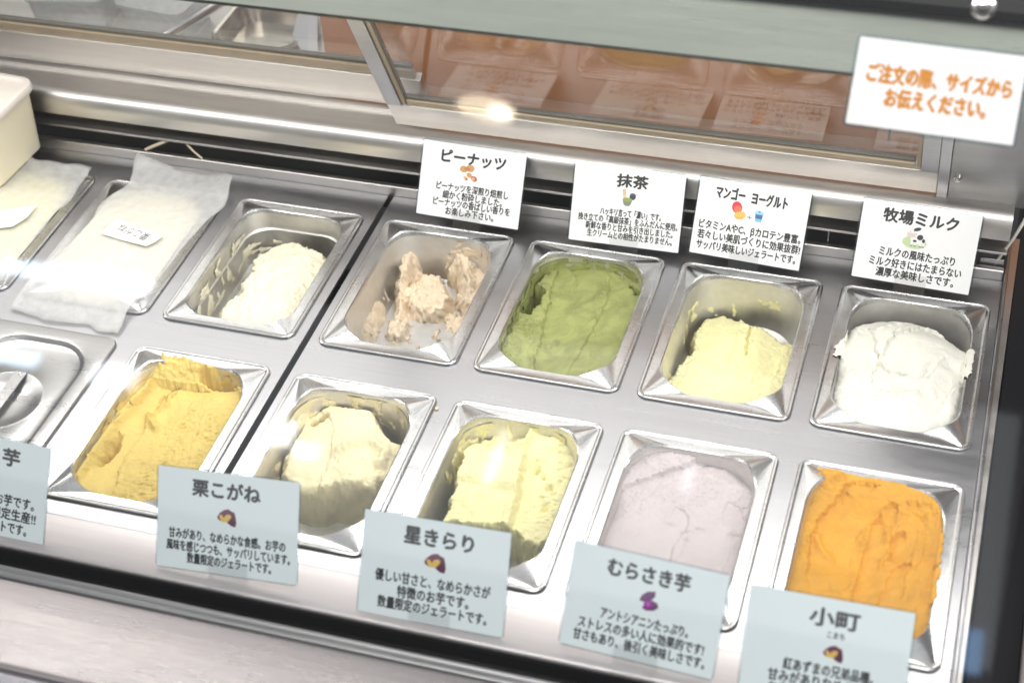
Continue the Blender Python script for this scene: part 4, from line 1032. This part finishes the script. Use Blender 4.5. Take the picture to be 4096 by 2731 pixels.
card("flavour_card", FT, 0.4425, 0.0065, 0.1390, 0.0960, R_(-2.2), CARDB, 0.0016, "daylight-tinted card titled むらさき芋 with a purple potato picture",
     [("むらさき芋", 0.53, 0.165, 0.50, 0.165, TB), ("アントシアニンたっぷり。", 0.57, 0.11, 0.52, 0.615, BB), ("ストレスの多い人に効果的です!", 0.82, 0.11, 0.51, 0.745, BB), ("甘さもあり、後引く美味しさです。", 0.86, 0.11, 0.51, 0.87, BB)], (pic_purple, 0.53, 0.40, 0.19))
card("flavour_card", FT, 0.6058, -0.0008, 0.1392, 0.0975, R_(0.9), CARDB, 0.0016, "daylight-tinted card titled 小町 with small kana under the title",
     [("小町", 0.30, 0.165, 0.53, 0.175, TB), ("こまち", 0.105, 0.062, 0.55, 0.325, BB), ("紅あずまの兄弟品種。", 0.55, 0.11, 0.53, 0.655, BB), ("甘みがありなめらかな", 0.66, 0.11, 0.50, 0.775, BB), ("お芋の味わいです。", 0.60, 0.11, 0.48, 0.895, BB)], (pic_potato, 0.55, 0.49, 0.15))
holder(0.099, BK[0], 0.034, "clear stand holding the ピーナッツ card", s_bot=0.012)
holder(0.290, BK[0], 0.034, "clear stand holding the 抹茶 card", s_bot=0.0105)
holder(0.429, BK[0], 0.034, "clear stand holding the マンゴー ヨーグルト card", s_bot=0.012)
holder(0.614, BK[0], 0.034, "clear stand holding the 牧場ミルク card", s_bot=0.012)
for x, t, s in ((-0.22, "clear stand holding the daylight-tinted card at the left picture edge", 0.0), (0.048, "clear stand holding the 栗こがね card", 0.008), (0.25, "clear stand holding the 星きらり card", 0.001), (0.443, "clear stand holding the むらさき芋 card", 0.006), (0.606, "clear stand holding the 小町 card", 0.0)):
    holder(x, FT[0], 0.040, t, tilt=58, s_bot=s)
# order notice stuck on the front pane
oc = card("order_notice", (-0.607, 48), 0.6220, 0.5180, 0.1385, 0.0745, R_(-0.9), CARDW, 0.0030, "white laminated notice with orange lettering stuck on the front pane",
     [("ご注文の際、サイズから", 0.86, 0.21, 0.51, 0.39, 0.06), ("お伝えください。", 0.60, 0.21, 0.51, 0.65, 0.06)], None, INKO, "notice", None)
oc.location += GN * 0.0008
# handwriting on the slip: upside down to the viewer
hw = text_mesh("handwriting", "栗こがね", 0.046, 0.015, PEN, None, bold=0.0, center=(0, 0), z=0, rot=R_(166))
ho = bpy.data.objects.new("handwriting", hw); link(ho, sl); ho.location = (-0.281, -0.1105, 0.01475)

# ------------------------------------------------------------------ things behind the rear doors
cab = empty("brown_cabinet", (0.3, 0.30, -0.3)); tag(cab, "plain brown cabinet seen through the right rear door", "cabinet")
b_ = box("cabinet_panel", -0.152, 0.56, 0.205, 0.60, 0.0, 0.33, WOOD, cab, bev=0.002); b_.matrix_parent_inverse = Matrix.Translation((-0.3, -0.30, 0.3))
b_ = box("cabinet_panel", 0.562, 1.0, 0.205, 0.60, 0.0, 0.33, WOOD, cab, bev=0.002); b_.matrix_parent_inverse = Matrix.Translation((-0.3, -0.30, 0.3))
wc = box("work_counter", -1.6, -0.16, 0.185, 0.85, 0.0, 0.05, STEELB, None, bev=0.002); tag(wc, "dull steel work counter behind the left rear door", "counter")
bs = loft("steel_basin", [rrect(0.062, 0.060, 0.03, 0.0), rrect(0.062, 0.060, 0.03, 0.030), rrect(0.060, 0.058, 0.03, 0.032), rrect(0.056, 0.054, 0.026, 0.031), rrect(0.053, 0.051, 0.025, 0.020), rrect(0.048, 0.046, 0.022, 0.004)], steel("basin_steel", (0.58, 0.54, 0.48), 0.2), None, smooth=40)
bs.location = (-0.262, 0.268, 0.051); tag(bs, "shallow steel basin with a rounded corner behind the left rear door", "basin")
def clear_box(x, y, w, d, h, rz, label):
    e = empty("clear_container", (x, y, 0.051), (0, 0, R_(rz))); tag(e, label, "food container", "clear containers behind the door")
    loft("container_body", [rrect(w - 0.006, d - 0.006, 0.012, 0.0), rrect(w, d, 0.014, h)], CLEARP, e, smooth=40, cap=False)
    loft("container_lid", [rrect(w + 0.003, d + 0.003, 0.016, h), rrect(w + 0.004, d + 0.004, 0.016, h + 0.006), rrect(w - 0.004, d - 0.004, 0.012, h + 0.007), rrect(w - 0.007, d - 0.007, 0.010, h + 0.003)], CLEARP, e, smooth=40)
clear_box(-0.545, 0.275, 0.055, 0.045, 0.05, 8, "clear plastic container nearest the left picture edge behind the door")
clear_box(-0.415, 0.285, 0.050, 0.045, 0.045, -6, "clear plastic container between the steel tube and the other container")
tb = tube("steel_tube", [(-0.392, 0.205, 0.075), (-0.335, 0.33, 0.082), (-0.322, 0.38, 0.10)], 0.007, CHROME, None, 12); tag(tb, "bright steel tube lying beside the basin behind the door", "steel tube")
V = [(-0.213, 0.245, 0.085), (-0.178, 0.205, 0.070), (-0.163, 0.204, 0.075), (-0.186, 0.285, 0.15), (-0.200, 0.29, 0.15)]
wp = mesh_obj("paper_bag", V, [(0, 1, 2, 3, 4)], PAPERW, None); s__ = wp.modifiers.new("thickness", 'SOLIDIFY'); s__.thickness = 0.0008
tag(wp, "white paper corner hanging over the basin behind the left door", "paper")

# dried crumbs on the steel
def crumb(x, y, r, mat, label, seed):
    rng = random.Random(seed); bm = bmesh.new(); bmesh.ops.create_icosphere(bm, subdivisions=2, radius=r)
    for v in bm.verts: v.co *= rng.uniform(0.7, 1.15); v.co.z *= 0.55
    me = bpy.data.meshes.new("gelato_crumb"); bm.to_mesh(me); bm.free(); me.materials.append(mat); me.shade_smooth()
    o = bpy.data.objects.new("gelato_crumb", me); link(o); o.location = (x, y, 0.0 + r * 0.42); tag(o, label, "crumb")
crumb(-0.2325, -0.2655, 0.0030, plain("dried_crumb", (0.45, 0.24, 0.09), 0.7), "brown dried crumb on the steel above the flat pan lid", 3)
crumb(0.1640, -0.300, 0.0024, GK, "cream crumb on the steel right of the chestnut-toned gelato pan", 5)
# cable, bracket, straws at the back
cb = tube("white_cable", [(0.742, 0.075, 0.125), (0.728, 0.072, 0.083), (0.7225, 0.066, 0.068), (0.715, 0.062, 0.048), (0.704, 0.060, 0.022), (0.700, 0.060, 0.010)], 0.0021, WIREW, None, 8); tag(cb, "thin white cable running down the right rear corner", "cable")
br = empty("cable_bracket", (0.698, 0.058, 0.0)); tag(br, "small steel bracket under the white cable", "bracket")
box("bracket_plate", -0.014, 0.012, 0.0, 0.004, 0.0, 0.02, STEEL, br); box("bracket_foot", -0.014, 0.012, -0.010, -0.0002, 0.0, 0.003, STEEL, br)
w1 = tube("plastic_straw", [(-0.344, 0.050, 0.016), (-0.328, 0.052, 0.024), (-0.312, 0.056, 0.031)], 0.0022, STRING, None, 8); tag(w1, "short beige plastic strip in the air gap behind the curled parchment", "plastic strip")
w2 = tube("plastic_strand", [(-0.289, 0.056, 0.031), (-0.277, 0.052, 0.022), (-0.265, 0.049, 0.0145)], 0.0013, STRING, None, 8); tag(w2, "thin pale strand beside the beige strip in the air gap", "plastic strand")
